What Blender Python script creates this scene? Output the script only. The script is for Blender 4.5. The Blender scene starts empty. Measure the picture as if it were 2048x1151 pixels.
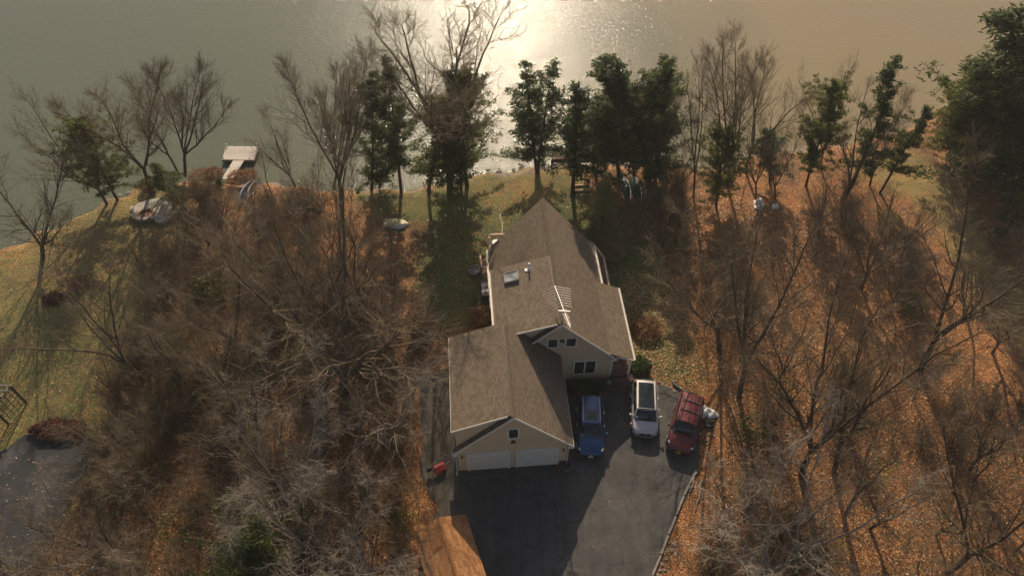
import bpy, math, random
import numpy as np
from mathutils import Vector, Matrix
R = math.radians
random.seed(7)
scene = bpy.context.scene
C = scene.collection

# ------------------------------------------------------------------ camera, sky, sun, exposure
CAM_H, PITCH, FPX = 44.0, R(49.7), 1462.0
cam_data = bpy.data.cameras.new('camera')
cam = bpy.data.objects.new('camera', cam_data)
C.objects.link(cam)
cam.location = (0, 0, CAM_H)
cam.rotation_euler = (math.pi/2 - PITCH, 0, 0)
cam_data.sensor_fit = 'HORIZONTAL'
cam_data.angle = 2*math.atan(1024/FPX)
cam_data.clip_end = 6000
scene.camera = cam

SUN_EL = R(31)
world = bpy.data.worlds.new('World')
scene.world = world
world.use_nodes = True
wn, wl = world.node_tree.nodes, world.node_tree.links
wn.clear()
sky = wn.new('ShaderNodeTexSky'); sky.sky_type = 'NISHITA'; sky.sun_disc = False
sky.sun_elevation = SUN_EL; sky.sun_rotation = R(-1.5); sky.dust_density = 3.0; sky.air_density = 1.0; sky.ozone_density = 1.2
bg = wn.new('ShaderNodeBackground'); bg.inputs['Strength'].default_value = 0.075
wo = wn.new('ShaderNodeOutputWorld')
wl.new(sky.outputs[0], bg.inputs['Color']); wl.new(bg.outputs[0], wo.inputs['Surface'])

sl = bpy.data.lights.new('sun', 'SUN'); sl.energy = 3.9; sl.angle = R(0.5); sl.color = (1.0, 0.85, 0.64)
sun = bpy.data.objects.new('sun', sl); C.objects.link(sun)
sun.rotation_euler = (-(math.pi/2 - SUN_EL), 0, R(1.5))
scene.view_settings.view_transform = 'Standard'
scene.view_settings.look = 'None'
scene.view_settings.exposure = 0.55
scene.view_settings.gamma = 1.0

# ------------------------------------------------------------------ where a photo pixel meets the world
cp, sp = math.cos(PITCH), math.sin(PITCH)
def G(px, py, z=0.0):
    a, b = (px-1024)/FPX, -(py-575.5)/FPX
    d = (a, cp+b*sp, -sp+b*cp)
    t = (z-CAM_H)/d[2]
    return Vector((t*d[0], t*d[1], z))
def tip(px, py, y):
    """point of the pixel's ray on the vertical plane at distance y"""
    a, b = (px-1024)/FPX, -(py-575.5)/FPX
    d = (a, cp+b*sp, -sp+b*cp)
    t = y/d[1]
    return Vector((t*d[0], y, CAM_H+t*d[2]))

# ------------------------------------------------------------------ mesh helpers
class MB:
    def __init__(s): s.v=[]; s.f=[]; s.uv=[]; s.has_uv=False
    def add(s, vs, fs, uvs=None):
        o=len(s.v); s.v += [tuple(p) for p in vs]
        for k,f in enumerate(fs):
            s.f.append(tuple(o+i for i in f))
            if uvs: s.uv.append(uvs[k]); s.has_uv=True
            else: s.uv.append([(0,0)]*len(f))
        return s
    def box(s, c, d, rz=0.0, M=None):
        cx,cy,cz=c; dx,dy,dz=d[0]/2,d[1]/2,d[2]/2
        vs=[]
        for z in(-dz,dz):
            for x,y in((-dx,-dy),(dx,-dy),(dx,dy),(-dx,dy)):
                p=Vector((x,y,z))
                if M: p = M@p
                elif rz: p=Matrix.Rotation(rz,3,'Z')@p
                vs.append((cx+p.x,cy+p.y,cz+p.z))
        return s.add(vs,[(3,2,1,0),(4,5,6,7),(0,1,5,4),(1,2,6,5),(2,3,7,6),(3,0,4,7)])
    def bar(s, a, b, w, h=None, up=(0,0,1)):
        a,b=Vector(a),Vector(b); d=(b-a); L=d.length
        if L<1e-6: return s
        y=d/L; u=Vector(up)
        if abs(y.dot(u))>.99: u=Vector((1,0,0))
        x=y.cross(u).normalized(); z=x.cross(y)
        M=Matrix((x,y,z)).transposed()
        return s.box((a+b)/2,(w,L,h or w),M=M)
    def tube(s, pts, r, n=8, close=True, r2=None):
        pts=[Vector(p) for p in pts]; k=len(pts)
        rs=[r]*k if r2 is None else [r+(r2-r)*i/(k-1) for i in range(k)]
        o=[]; prev=None
        for i,p in enumerate(pts):
            d=(pts[min(i+1,k-1)]-pts[max(i-1,0)]).normalized()
            if prev is None:
                u=Vector((0,0,1)) if abs(d.z)<.9 else Vector((1,0,0)); x=d.cross(u).normalized()
            else: x=(prev-d*prev.dot(d)).normalized()
            prev=x; yv=d.cross(x)
            for j in range(n):
                t=2*math.pi*j/n; o.append(p+x*math.cos(t)*rs[i]+yv*math.sin(t)*rs[i])
        f=[]
        for i in range(k-1):
            for j in range(n):
                f.append((i*n+j,i*n+(j+1)%n,(i+1)*n+(j+1)%n,(i+1)*n+j))
        if close: f.append(tuple(range(n))[::-1]); f.append(tuple((k-1)*n+j for j in range(n)))
        return s.add(o,f)
    def lathe(s, prof, c=(0,0,0), n=16, axis='Z'):
        vs=[];f=[]
        for r,z in prof:
            for j in range(n):
                t=2*math.pi*j/n; x,y=r*math.cos(t),r*math.sin(t)
                p=(x,y,z) if axis=='Z' else ((z,x,y) if axis=='X' else (x,z,y))
                vs.append((c[0]+p[0],c[1]+p[1],c[2]+p[2]))
        for i in range(len(prof)-1):
            for j in range(n): f.append((i*n+j,i*n+(j+1)%n,(i+1)*n+(j+1)%n,(i+1)*n+j))
        f.append(tuple(range(n))[::-1]); f.append(tuple((len(prof)-1)*n+j for j in range(n)))
        return s.add(vs,f)
    def prism(s, poly, z0, z1):
        n=len(poly)
        vs=[(p[0],p[1],z0) for p in poly]+[(p[0],p[1],z1) for p in poly]
        return s.add(vs,[tuple(range(n))[::-1],tuple(range(n,2*n))]+[(i,(i+1)%n,n+(i+1)%n,n+i) for i in range(n)])
    def vprism(s, poly, v0, v1):
        """polygon in (u,z) swept along v"""
        n=len(poly)
        vs=[(p[0],v0,p[1]) for p in poly]+[(p[0],v1,p[1]) for p in poly]
        return s.add(vs,[tuple(range(n)),tuple(range(n,2*n))[::-1]]+[((i+1)%n,i,n+i,n+(i+1)%n) for i in range(n)])
    def slab(s, q, th):
        """roof plane: four top corners (eave a, eave b, ridge b, ridge a), thickness down; uv in metres"""
        q=[Vector(p) for p in q]; n=(q[1]-q[0]).cross(q[3]-q[0]).normalized()
        if n.z<0: n=-n
        e=(q[1]-q[0]).normalized(); g=n.cross(e).normalized()
        uv=[((p-q[0]).dot(e),(p-q[0]).dot(g)) for p in q]
        lo=[p-Vector((0,0,th)) for p in q]
        s.add(q+lo,[(0,1,2,3),(7,6,5,4),(0,4,5,1),(1,5,6,2),(2,6,7,3),(3,7,4,0)],
              [uv,[(0,0)]*4,[(0,0)]*4,[(0,0)]*4,[(0,0)]*4,[(0,0)]*4])
        return s
    def patch(s, P00,P10,P01,P11, bulge=(0,0,0), nu=8,nv=6,u0=0,u1=1,v0=0,v1=1,off=0.0,flip=False):
        P00,P10,P01,P11=map(Vector,(P00,P10,P01,P11)); b=Vector(bulge)
        n=(P10-P00).cross(P01-P00).normalized()*(1 if flip else -1)
        vs=[];f=[]
        for j in range(nv+1):
            for i in range(nu+1):
                u=u0+(u1-u0)*i/nu; v=v0+(v1-v0)*j/nv
                p=P00*(1-u)*(1-v)+P10*u*(1-v)+P01*(1-u)*v+P11*u*v
                p=p+b*(1-(2*u-1)**2)*(.55+.45*(1-(2*v-1)**2))+n*off
                vs.append(p)
        for j in range(nv):
            for i in range(nu):
                q=(j*(nu+1)+i,j*(nu+1)+i+1,(j+1)*(nu+1)+i+1,(j+1)*(nu+1)+i)
                f.append(q[::-1] if not flip else q)
        return s.add(vs,f)
def obj(name, mb, mat, parent=None, smooth=False, loc=None):
    me=bpy.data.meshes.new(name); me.from_pydata(mb.v,[],mb.f)
    if mb.has_uv:
        l=me.uv_layers.new(name='UVMap'); k=0; flat=[]
        for u in mb.uv:
            for a in u: flat += [a[0],a[1]]
        l.data.foreach_set('uv',flat)
    me.validate()
    if mat: me.materials.append(mat)
    if smooth: me.shade_smooth()
    o=bpy.data.objects.new(name,me); C.objects.link(o)
    if parent: o.parent=parent
    if loc is not None: o.location=loc
    return o
def raw(name, V, F, mat, parent=None, smooth=False):
    """fast mesh from numpy arrays; F is (n,k)"""
    me=bpy.data.meshes.new(name)
    V=np.asarray(V,dtype=np.float32); F=np.asarray(F,dtype=np.int32)
    n,k=F.shape
    me.vertices.add(len(V)); me.vertices.foreach_set('co',V.ravel())
    me.loops.add(n*k); me.loops.foreach_set('vertex_index',F.ravel())
    me.polygons.add(n); me.polygons.foreach_set('loop_start',np.arange(0,n*k,k,dtype=np.int32))
    me.update(calc_edges=True); me.validate()
    if mat: me.materials.append(mat)
    if smooth: me.shade_smooth()
    o=bpy.data.objects.new(name,me); C.objects.link(o)
    if parent: o.parent=parent
    return o
def tag(o,label,cat,group=None):
    o['label']=label; o['category']=cat
    if group: o['group']=group
    return o
def thing(name,label,cat,loc=(0,0,0),rz=0.0,group=None):
    o=bpy.data.objects.new(name,None); o.empty_display_size=.3; C.objects.link(o)
    o.location=loc; o.rotation_euler=(0,0,rz)
    return tag(o,label,cat,group)
def struct(o,kind='structure'): o['kind']=kind; return o

# ------------------------------------------------------------------ materials
def new_mat(name, rough=.6, col=(.5,.5,.5), metal=0.0, spec=None):
    m=bpy.data.materials.new(name); m.use_nodes=True
    b=m.node_tree.nodes['Principled BSDF']
    b.inputs['Base Color'].default_value=(*col,1); b.inputs['Roughness'].default_value=rough
    b.inputs['Metallic'].default_value=metal
    if spec is not None: b.inputs['Specular IOR Level'].default_value=spec
    return m,m.node_tree.nodes,m.node_tree.links,b
def ramp(n,stops,interp='LINEAR'):
    r=n.new('ShaderNodeValToRGB'); r.color_ramp.interpolation=interp
    e=r.color_ramp.elements
    while len(e)<len(stops): e.new(.5)
    for k,(p,c) in enumerate(stops): e[k].position=p; e[k].color=(*c,1) if len(c)==3 else c
    return r
def noise(n,l,scale,detail=4,coord=None,rough=.55):
    t=n.new('ShaderNodeTexNoise'); t.inputs['Scale'].default_value=scale; t.inputs['Detail'].default_value=detail; t.inputs['Roughness'].default_value=rough
    if coord: l.new(coord,t.inputs['Vector'])
    return t
def bump(n,l,b,h,strength=.3,dist=.02):
    u=n.new('ShaderNodeBump'); u.inputs['Strength'].default_value=strength; u.inputs['Distance'].default_value=dist
    l.new(h,u.inputs['Height']); l.new(u.outputs[0],b.inputs['Normal']); return u
def mottled(name,c1,c2,scale=3,rough=.7,bs=.2,metal=0.0,bd=.02,spec=None):
    m,n,l,b=new_mat(name,rough,c1,metal,spec)
    tc=n.new('ShaderNodeTexCoord'); t=noise(n,l,scale,6,tc.outputs['Object'])
    r=ramp(n,[(.3,c1),(.7,c2)]); l.new(t.outputs[0],r.inputs[0]); l.new(r.outputs[0],b.inputs['Base Color'])
    if bs: bump(n,l,b,t.outputs[0],bs,bd)
    return m
def mixc(n,l,fac,a,b_,mode='MIX'):
    m=n.new('ShaderNodeMix'); m.data_type='RGBA'; m.blend_type=mode
    for s,v in((0,fac),(6,a),(7,b_)):
        if hasattr(v,'is_linked') or hasattr(v,'links'): l.new(v,m.inputs[s])
        else: m.inputs[s].default_value = v if s==0 else (*v,1)
    return m.outputs[2]
def math_(n,l,op,a,b_=None,clamp=False):
    m=n.new('ShaderNodeMath'); m.operation=op; m.use_clamp=clamp
    for i,v in enumerate((a,b_)):
        if v is None: continue
        if hasattr(v,'links'): l.new(v,m.inputs[i])
        else: m.inputs[i].default_value=v
    return m.outputs[0]

def ground_mat():
    m,n,l,b=new_mat('ground_mat',.85,spec=.35)
    geo=n.new('ShaderNodeNewGeometry'); P=geo.outputs['Position']
    def attr(nm):
        a=n.new('ShaderNodeAttribute'); a.attribute_name=nm; return a.outputs['Fac']
    leaf,straw,sand,moss=attr('leaf'),attr('straw'),attr('sand'),attr('moss')
    # grass
    n1=noise(n,l,.35,5,P); n2=noise(n,l,9,4,P,.7)
    gr=ramp(n,[(.25,(.030,.048,.008)),(.5,(.074,.090,.015)),(.75,(.16,.145,.032))]); l.new(n2.outputs[0],gr.inputs[0])
    st=ramp(n,[(.25,(.16,.105,.030)),(.75,(.38,.26,.08))]); l.new(n2.outputs[0],st.inputs[0])
    sf=math_(n,l,'ADD',straw,math_(n,l,'MULTIPLY',math_(n,l,'SUBTRACT',n1.outputs[0],.5),1.6),True)
    base=mixc(n,l,sf,gr.outputs[0],st.outputs[0])
    # bare soil under leaves
    n3=noise(n,l,2.2,6,P,.65)
    so=ramp(n,[(.3,(.075,.036,.018)),(.7,(.20,.095,.040))]); l.new(n3.outputs[0],so.inputs[0])
    # fallen leaves, two sizes of cells each with its own colour
    vo=n.new('ShaderNodeTexVoronoi'); vo.inputs['Scale'].default_value=14.0; vo.inputs['Randomness'].default_value=1; l.new(P,vo.inputs['Vector'])
    sep=n.new('ShaderNodeSeparateColor'); l.new(vo.outputs['Color'],sep.inputs[0])
    lc=ramp(n,[(0,(.14,.052,.016)),(.35,(.24,.088,.025)),(.65,(.35,.135,.037)),(.88,(.47,.20,.062)),(1,(.68,.44,.20))]); l.new(sep.outputs[0],lc.inputs[0])
    n4=noise(n,l,.9,5,P,.6); n5=noise(n,l,.16,3,P)
    pat=math_(n,l,'MULTIPLY',math_(n,l,'SUBTRACT',n4.outputs[0],.5),1.5)
    pat2=math_(n,l,'MULTIPLY',math_(n,l,'SUBTRACT',n5.outputs[0],.5),1.2)
    dens=math_(n,l,'ADD',math_(n,l,'ADD',leaf,pat),pat2)
    lf=math_(n,l,'LESS_THAN',sep.outputs[1],dens)
    under=mixc(n,l,math_(n,l,'MULTIPLY',math_(n,l,'SUBTRACT',leaf,.25),1.6,True),base,so.outputs[0])
    col=mixc(n,l,lf,under,lc.outputs[0])
    # green moss / low weeds
    mo=ramp(n,[(.3,(.02,.03,.008)),(.7,(.09,.11,.02))]); l.new(n3.outputs[0],mo.inputs[0])
    mf=math_(n,l,'LESS_THAN',sep.outputs[2],math_(n,l,'MULTIPLY',moss,.9))
    col=mixc(n,l,mf,col,mo.outputs[0])
    # sand and mud at the water
    sd=ramp(n,[(.3,(.10,.072,.045)),(.7,(.24,.18,.115))]); l.new(n3.outputs[0],sd.inputs[0])
    sm=math_(n,l,'GREATER_THAN',math_(n,l,'ADD',sand,math_(n,l,'MULTIPLY',math_(n,l,'SUBTRACT',n2.outputs[0],.5),1.0)),.5)
    col=mixc(n,l,sm,col,sd.outputs[0])
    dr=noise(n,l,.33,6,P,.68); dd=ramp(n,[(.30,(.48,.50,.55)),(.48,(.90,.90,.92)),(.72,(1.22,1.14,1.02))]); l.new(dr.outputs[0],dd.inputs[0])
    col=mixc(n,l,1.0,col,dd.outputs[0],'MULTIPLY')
    l.new(col,b.inputs['Base Color'])
    h=math_(n,l,'ADD',math_(n,l,'MULTIPLY',vo.outputs['Distance'],.8),n2.outputs[0])
    bump(n,l,b,h,.7,.08)
    return m
def asphalt_mat(name,c1,c2,patchcol=None):
    m,n,l,b=new_mat(name,.85,spec=.3)
    geo=n.new('ShaderNodeNewGeometry'); P=geo.outputs['Position']
    f=noise(n,l,28,3,P,.8); g=noise(n,l,.55,6,P,.6); k=noise(n,l,3.1,6,P,.7)
    r=ramp(n,[(.25,c1),(.75,c2)]); l.new(f.outputs[0],r.inputs[0])
    g2=ramp(n,[(.35,(.72,.72,.72)),(.65,(1.18,1.15,1.1))]); l.new(g.outputs[0],g2.inputs[0])
    c=mixc(n,l,1.0,r.outputs[0],g2.outputs[0],'MULTIPLY')
    cr=ramp(n,[(.40,(.62,.62,.64)),(.5,(1,1,1))]); l.new(k.outputs[0],cr.inputs[0])
    c=mixc(n,l,.5,c,mixc(n,l,1.0,c,cr.outputs[0],'MULTIPLY'))
    if patchcol:
        pr=ramp(n,[(.56,(0,0,0)),(.62,(1,1,1))]); l.new(g.outputs[0],pr.inputs[0])
        c=mixc(n,l,math_(n,l,'MULTIPLY',pr.outputs[0],.35),c,patchcol)
    cv=n.new('ShaderNodeTexVoronoi'); cv.feature='DISTANCE_TO_EDGE'; cv.inputs['Scale'].default_value=.23
    wv=n.new('ShaderNodeVectorMath'); wv.operation='ADD'; l.new(P,wv.inputs[0]); kk=noise(n,l,.8,5,P,.7); l.new(kk.outputs['Color'],wv.inputs[1]); l.new(wv.outputs[0],cv.inputs['Vector'])
    c=mixc(n,l,math_(n,l,'MULTIPLY',math_(n,l,'LESS_THAN',cv.outputs['Distance'],.0035),.55),c,(.012,.012,.012))
    mp=n.new('ShaderNodeMapping'); mp.inputs['Scale'].default_value=(1.3,.12,1); mp.inputs['Rotation'].default_value=(0,0,R(-14)); l.new(P,mp.inputs['Vector'])
    ty=noise(n,l,1.0,5,mp.outputs[0],.6); tr_=ramp(n,[(.35,(.80,.80,.81)),(.62,(1.10,1.09,1.07))]); l.new(ty.outputs[0],tr_.inputs[0]); c=mixc(n,l,1.0,c,tr_.outputs[0],'MULTIPLY')
    # scattered leaves blown over it
    vo=n.new('ShaderNodeTexVoronoi'); vo.inputs['Scale'].default_value=6.5; l.new(P,vo.inputs['Vector'])
    sep=n.new('ShaderNodeSeparateColor'); l.new(vo.outputs['Color'],sep.inputs[0])
    d=math_(n,l,'LESS_THAN',vo.outputs['Distance'],.35)
    e=math_(n,l,'MULTIPLY',d,math_(n,l,'LESS_THAN',sep.outputs[0],math_(n,l,'MULTIPLY',math_(n,l,'SUBTRACT',k.outputs[0],.50),.35,True)))
    c=mixc(n,l,e,c,(.26,.13,.05))
    l.new(c,b.inputs['Base Color']); bump(n,l,b,f.outputs[0],.5,.012)
    return m
def shingle_mat(name,ca,cb,cc,w=.33,h=.145,contrast=1.0):
    m,n,l,b=new_mat(name,.9,spec=.2)
    uv=n.new('ShaderNodeUVMap'); uv.uv_map='UVMap'; U=uv.outputs[0]
    br=n.new('ShaderNodeTexBrick'); l.new(U,br.inputs['Vector'])
    br.inputs['Scale'].default_value=1; br.inputs['Brick Width'].default_value=w; br.inputs['Row Height'].default_value=h
    br.inputs['Mortar Size'].default_value=.008; br.inputs['Mortar Smooth'].default_value=.3; br.inputs['Bias'].default_value=0
    br.offset=.37; br.offset_frequency=2; br.squash=.8; br.squash_frequency=3
    br.inputs['Color1'].default_value=(0,0,0,1); br.inputs['Color2'].default_value=(1,1,1,1); br.inputs['Mortar'].default_value=(.25,.25,.25,1)
    r=ramp(n,[(0,ca),(.45,cb),(1,cc)]); l.new(br.outputs['Color'],r.inputs[0])
    g=noise(n,l,.5,5,U,.6); gr=ramp(n,[(.3,(.93,.93,.93)),(.7,(1.05,1.05,1.05))]); l.new(g.outputs[0],gr.inputs[0])
    c=mixc(n,l,1.0,r.outputs[0],gr.outputs[0],'MULTIPLY')
    c=mixc(n,l,math_(n,l,'MULTIPLY',br.outputs['Fac'],.55),c,tuple(x*.35 for x in ca))
    sp_=noise(n,l,60,2,U,.8); sr=ramp(n,[(.3,(.8,.8,.8)),(.7,(1.2,1.2,1.2))]); l.new(sp_.outputs[0],sr.inputs[0])
    c=mixc(n,l,1.0,c,sr.outputs[0],'MULTIPLY')
    l.new(c,b.inputs['Base Color'])
    hh=math_(n,l,'ADD',br.outputs['Color'],math_(n,l,'MULTIPLY',br.outputs['Fac'],-1.5))
    bump(n,l,b,hh,.5,.02)
    return m
def siding_mat(name,c1,c2):
    m,n,l,b=new_mat(name,.7,c1,spec=.3)
    tc=n.new('ShaderNodeTexCoord'); s=n.new('ShaderNodeSeparateXYZ'); l.new(tc.outputs['Object'],s.inputs[0])
    fr=math_(n,l,'FRACT',math_(n,l,'DIVIDE',s.outputs['Z'],.115))
    t=noise(n,l,1.3,5,tc.outputs['Object']); r=ramp(n,[(.3,c1),(.7,c2)]); l.new(t.outputs[0],r.inputs[0])
    edge=ramp(n,[(.0,(.55,.55,.55)),(.16,(1,1,1)),(1,(.93,.93,.93))]); l.new(fr,edge.inputs[0])
    l.new(mixc(n,l,1.0,r.outputs[0],edge.outputs[0],'MULTIPLY'),b.inputs['Base Color'])
    bump(n,l,b,math_(n,l,'SUBTRACT',1.0,fr),.5,.02)
    return m
def plank_mat(name,c1,c2,w=.14,axis='X',rough=.75):
    m,n,l,b=new_mat(name,rough,c1,spec=.3)
    tc=n.new('ShaderNodeTexCoord'); s=n.new('ShaderNodeSeparateXYZ'); l.new(tc.outputs['Object'],s.inputs[0])
    v=math_(n,l,'DIVIDE',s.outputs[axis],w); fr=math_(n,l,'FRACT',v); fl=math_(n,l,'FLOOR',v)
    wn_=n.new('ShaderNodeTexWhiteNoise'); wn_.noise_dimensions='1D'; l.new(fl,wn_.inputs['W'])
    r=ramp(n,[(0,c1),(1,c2)]); l.new(wn_.outputs['Value'],r.inputs[0])
    g=noise(n,l,4,5,tc.outputs['Object'],.7); gr=ramp(n,[(.3,(.75,.75,.75)),(.7,(1.15,1.15,1.15))]); l.new(g.outputs[0],gr.inputs[0])
    gap=ramp(n,[(.0,(.15,.15,.15)),(.09,(1,1,1))],'CONSTANT'); l.new(fr,gap.inputs[0])
    c=mixc(n,l,1.0,r.outputs[0],gr.outputs[0],'MULTIPLY'); c=mixc(n,l,1.0,c,gap.outputs[0],'MULTIPLY')
    l.new(c,b.inputs['Base Color']); return m
def foliage_mat(name,stops,scale=1.2,trans=.25):
    m,n,l,b=new_mat(name,.6,spec=.25)
    geo=n.new('ShaderNodeNewGeometry'); oi=n.new('ShaderNodeObjectInfo')
    t=noise(n,l,scale,3,geo.outputs['Position']); 
    v=math_(n,l,'ADD',t.outputs[0],math_(n,l,'MULTIPLY',math_(n,l,'SUBTRACT',oi.outputs['Random'],.5),.3))
    v=math_(n,l,'ADD',v,math_(n,l,'MULTIPLY',math_(n,l,'SUBTRACT',geo.outputs['Random Per Island'],.5),.45))
    r=ramp(n,stops); l.new(v,r.inputs[0]); l.new(r.outputs[0],b.inputs['Base Color'])
    tr=n.new('ShaderNodeBsdfTranslucent'); l.new(r.outputs[0],tr.inputs['Color'])
    mx=n.new('ShaderNodeMixShader'); mx.inputs[0].default_value=trans
    l.new(b.outputs[0],mx.inputs[1]); l.new(tr.outputs[0],mx.inputs[2])
    l.new(mx.outputs[0],n['Material Output'].inputs['Surface'])
    return m
def bark_mat(name,c1,c2,scale=2.5):
    m,n,l,b=new_mat(name,.85,spec=.2)
    tc=n.new('ShaderNodeTexCoord'); oi=n.new('ShaderNodeObjectInfo'); t=noise(n,l,scale,5,tc.outputs['Object'],.7)
    v=math_(n,l,'ADD',t.outputs[0],math_(n,l,'MULTIPLY',math_(n,l,'SUBTRACT',oi.outputs['Random'],.5),.35))
    r=ramp(n,[(.3,c1),(.7,c2)]); l.new(v,r.inputs[0]); l.new(r.outputs[0],b.inputs['Base Color']); return m
def carpaint(name,c):
    m,n,l,b=new_mat(name,.32,c,.35); b.inputs['Coat Weight'].default_value=.35; b.inputs['Coat Roughness'].default_value=.06
    tc=n.new('ShaderNodeTexCoord'); t=noise(n,l,2.2,6,tc.outputs['Object'],.65)
    r=ramp(n,[(.35,c),(.75,tuple(x*.82+.02 for x in c))]); l.new(t.outputs[0],r.inputs[0]); l.new(r.outputs[0],b.inputs['Base Color'])
    rr=ramp(n,[(.3,(.28,)*3),(.7,(.42,)*3)]); l.new(t.outputs[0],rr.inputs[0]); l.new(rr.outputs[0],b.inputs['Roughness'])
    return m

M=dict(
 ground=ground_mat(),
 asphalt=asphalt_mat('asphalt',(.048,.045,.043),(.098,.090,.083)),
 old_asphalt=asphalt_mat('old_asphalt',(.022,.023,.025),(.044,.043,.042),(.10,.09,.08)),
 gravel=asphalt_mat('gravel',(.05,.042,.033),(.115,.095,.072)),
 roof=shingle_mat('roof_shingle',(.126,.093,.062),(.156,.116,.078),(.188,.141,.096),w=.27,h=.14),
 shed_roof=shingle_mat('shed_shingle',(.24,.105,.040),(.29,.130,.050),(.36,.175,.072),w=.40,h=.17),
 siding=siding_mat('siding',(.58,.43,.255),(.64,.48,.29)),
 trim=mottled('white_trim',(.66,.585,.49),(.74,.665,.57),4,.5,.05),
 door=mottled('garage_door',(.60,.52,.42),(.72,.63,.52),2.0,.5,.05),
 dark=mottled('black_metal',(.012,.012,.014),(.03,.03,.032),6,.5,.05),
 trunk=bark_mat('bark',(.050,.037,.022),(.15,.113,.072)),
 twig=bark_mat('twig',(.115,.083,.048),(.25,.185,.112),.6),
 pale_bark=bark_mat('pale_bark',(.14,.112,.085),(.30,.25,.20)),
 pale_twig=bark_mat('pale_twig',(.19,.15,.11),(.35,.29,.22),.6),
 brush=bark_mat('brush',(.085,.055,.028),(.22,.145,.075),.8),
 cedar_trunk=bark_mat('cedar_bark',(.04,.025,.016),(.10,.065,.04)),
 cedar=foliage_mat('cedar_leaf',[(.2,(.020,.036,.012)),(.5,(.062,.090,.026)),(.8,(.17,.18,.045))],trans=.5),
 cedar_warm=foliage_mat('cedar_warm_leaf',[(.2,(.04,.062,.016)),(.5,(.135,.150,.038)),(.8,(.32,.28,.07))],trans=.55),
 pine=foliage_mat('pine_leaf',[(.2,(.05,.07,.02)),(.5,(.13,.15,.045)),(.85,(.26,.25,.08))]),
 leafy=foliage_mat('yellow_leaf',[(.2,(.06,.07,.012)),(.5,(.16,.15,.025)),(.85,(.34,.27,.05))]),
 green=foliage_mat('green_leaf',[(.2,(.02,.04,.008)),(.5,(.05,.09,.015)),(.85,(.12,.15,.03))]),
 reed=foliage_mat('reed_leaf',[(.2,(.13,.055,.02)),(.5,(.26,.12,.045)),(.85,(.36,.19,.08))]),
 redleaf=foliage_mat('red_leaf',[(.2,(.05,.014,.010)),(.5,(.13,.035,.022)),(.85,(.24,.09,.05))]),
 deckwood=plank_mat('deck_wood',(.30,.20,.13),(.40,.28,.19),.14,'Y'),
 rail=mottled('rail_wood',(.36,.23,.15),(.48,.33,.22),6,.7,.1),
 dock=plank_mat('dock_wood',(.42,.36,.30),(.52,.45,.37),.15,'Y'),
 greywood=mottled('grey_wood',(.16,.13,.10),(.30,.25,.20),5,.8,.2),
 darkwood=mottled('dark_wood',(.045,.032,.022),(.09,.065,.045),5,.8,.2),
 redwood=plank_mat('brown_deck',(.11,.055,.038),(.16,.085,.06),.14,'X'),
 stone=mottled('stone',(.20,.175,.14),(.42,.37,.30),3,.8,.4),
 rock=mottled('rock',(.10,.085,.068),(.28,.24,.19),2,.85,.5),
 tarp=mottled('tarp',(.62,.58,.52),(.78,.73,.66),3,.6,.5,bd=.05),
 rubber=mottled('rubber',(.012,.012,.012),(.03,.03,.03),9,.8,.1),
 alu=mottled('alloy',(.60,.58,.55),(.72,.70,.66),5,.3,.02,.7),
 antenna=mottled('antenna_metal',(.62,.56,.50),(.75,.68,.60),5,.4,.02,.3),
 red=mottled('red_paint',(.42,.035,.02),(.55,.07,.04),6,.4,.05),
 green_hull=mottled('green_hull',(.015,.045,.028),(.03,.08,.05),3,.4,.05),
 blue_hull=mottled('blue_hull',(.05,.13,.38),(.16,.28,.55),3,.35,.05),
 yellow_hull=mottled('yellow_hull',(.40,.27,.12),(.52,.36,.17),3,.4,.05),
 white_plastic=mottled('white_plastic',(.62,.60,.57),(.75,.72,.68),3,.5,.05),
 terracotta=mottled('brown_pot',(.16,.07,.045),(.24,.11,.07),5,.8,.2),
 pink=mottled('pink_flower',(.45,.20,.22),(.70,.42,.42),20,.8,.5),
 hose=mottled('orange_hose',(.30,.06,.03),(.38,.09,.045),6,.5,.1),
 pale_hose=mottled('pale_hose',(.30,.36,.24),(.42,.48,.34),6,.5,.1),
 plate=mottled('plate_white',(.6,.58,.5),(.7,.68,.6),9,.5,.0),
 plate_y=mottled('plate_orange',(.75,.33,.02),(.85,.42,.04),9,.5,.0),
 plasticgrey=mottled('grey_plastic',(.06,.06,.06),(.10,.10,.10),5,.6,.1),
 paint_blue=carpaint('blue_paint',(.003,.045,.125)),
 paint_silver=carpaint('silver_paint',(.50,.45,.42)),
 paint_red=carpaint('maroon_paint',(.125,.010,.009)),
)
def glass_mat(name,c=(.006,.010,.012),rough=.05):
    m,n,l,b=new_mat(name,rough,c,spec=.45)
    tc=n.new('ShaderNodeTexCoord'); t=noise(n,l,1.8,4,tc.outputs['Object'])
    r=ramp(n,[(.45,c),(.75,tuple(x*2.4+.012 for x in c))]); l.new(t.outputs[0],r.inputs[0]); l.new(r.outputs[0],b.inputs['Base Color']); return m
M['glass']=glass_mat('car_glass'); M['pane']=glass_mat('window_glass',(.018,.024,.022)); M['skyglass']=glass_mat('skylight_glass',(.17,.17,.17),.25)
M['lamp']=glass_mat('headlamp_glass',(.35,.34,.32),.1); M['tail']=mottled('tail_lamp',(.35,.02,.01),(.45,.03,.015),4,.2,0)

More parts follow.
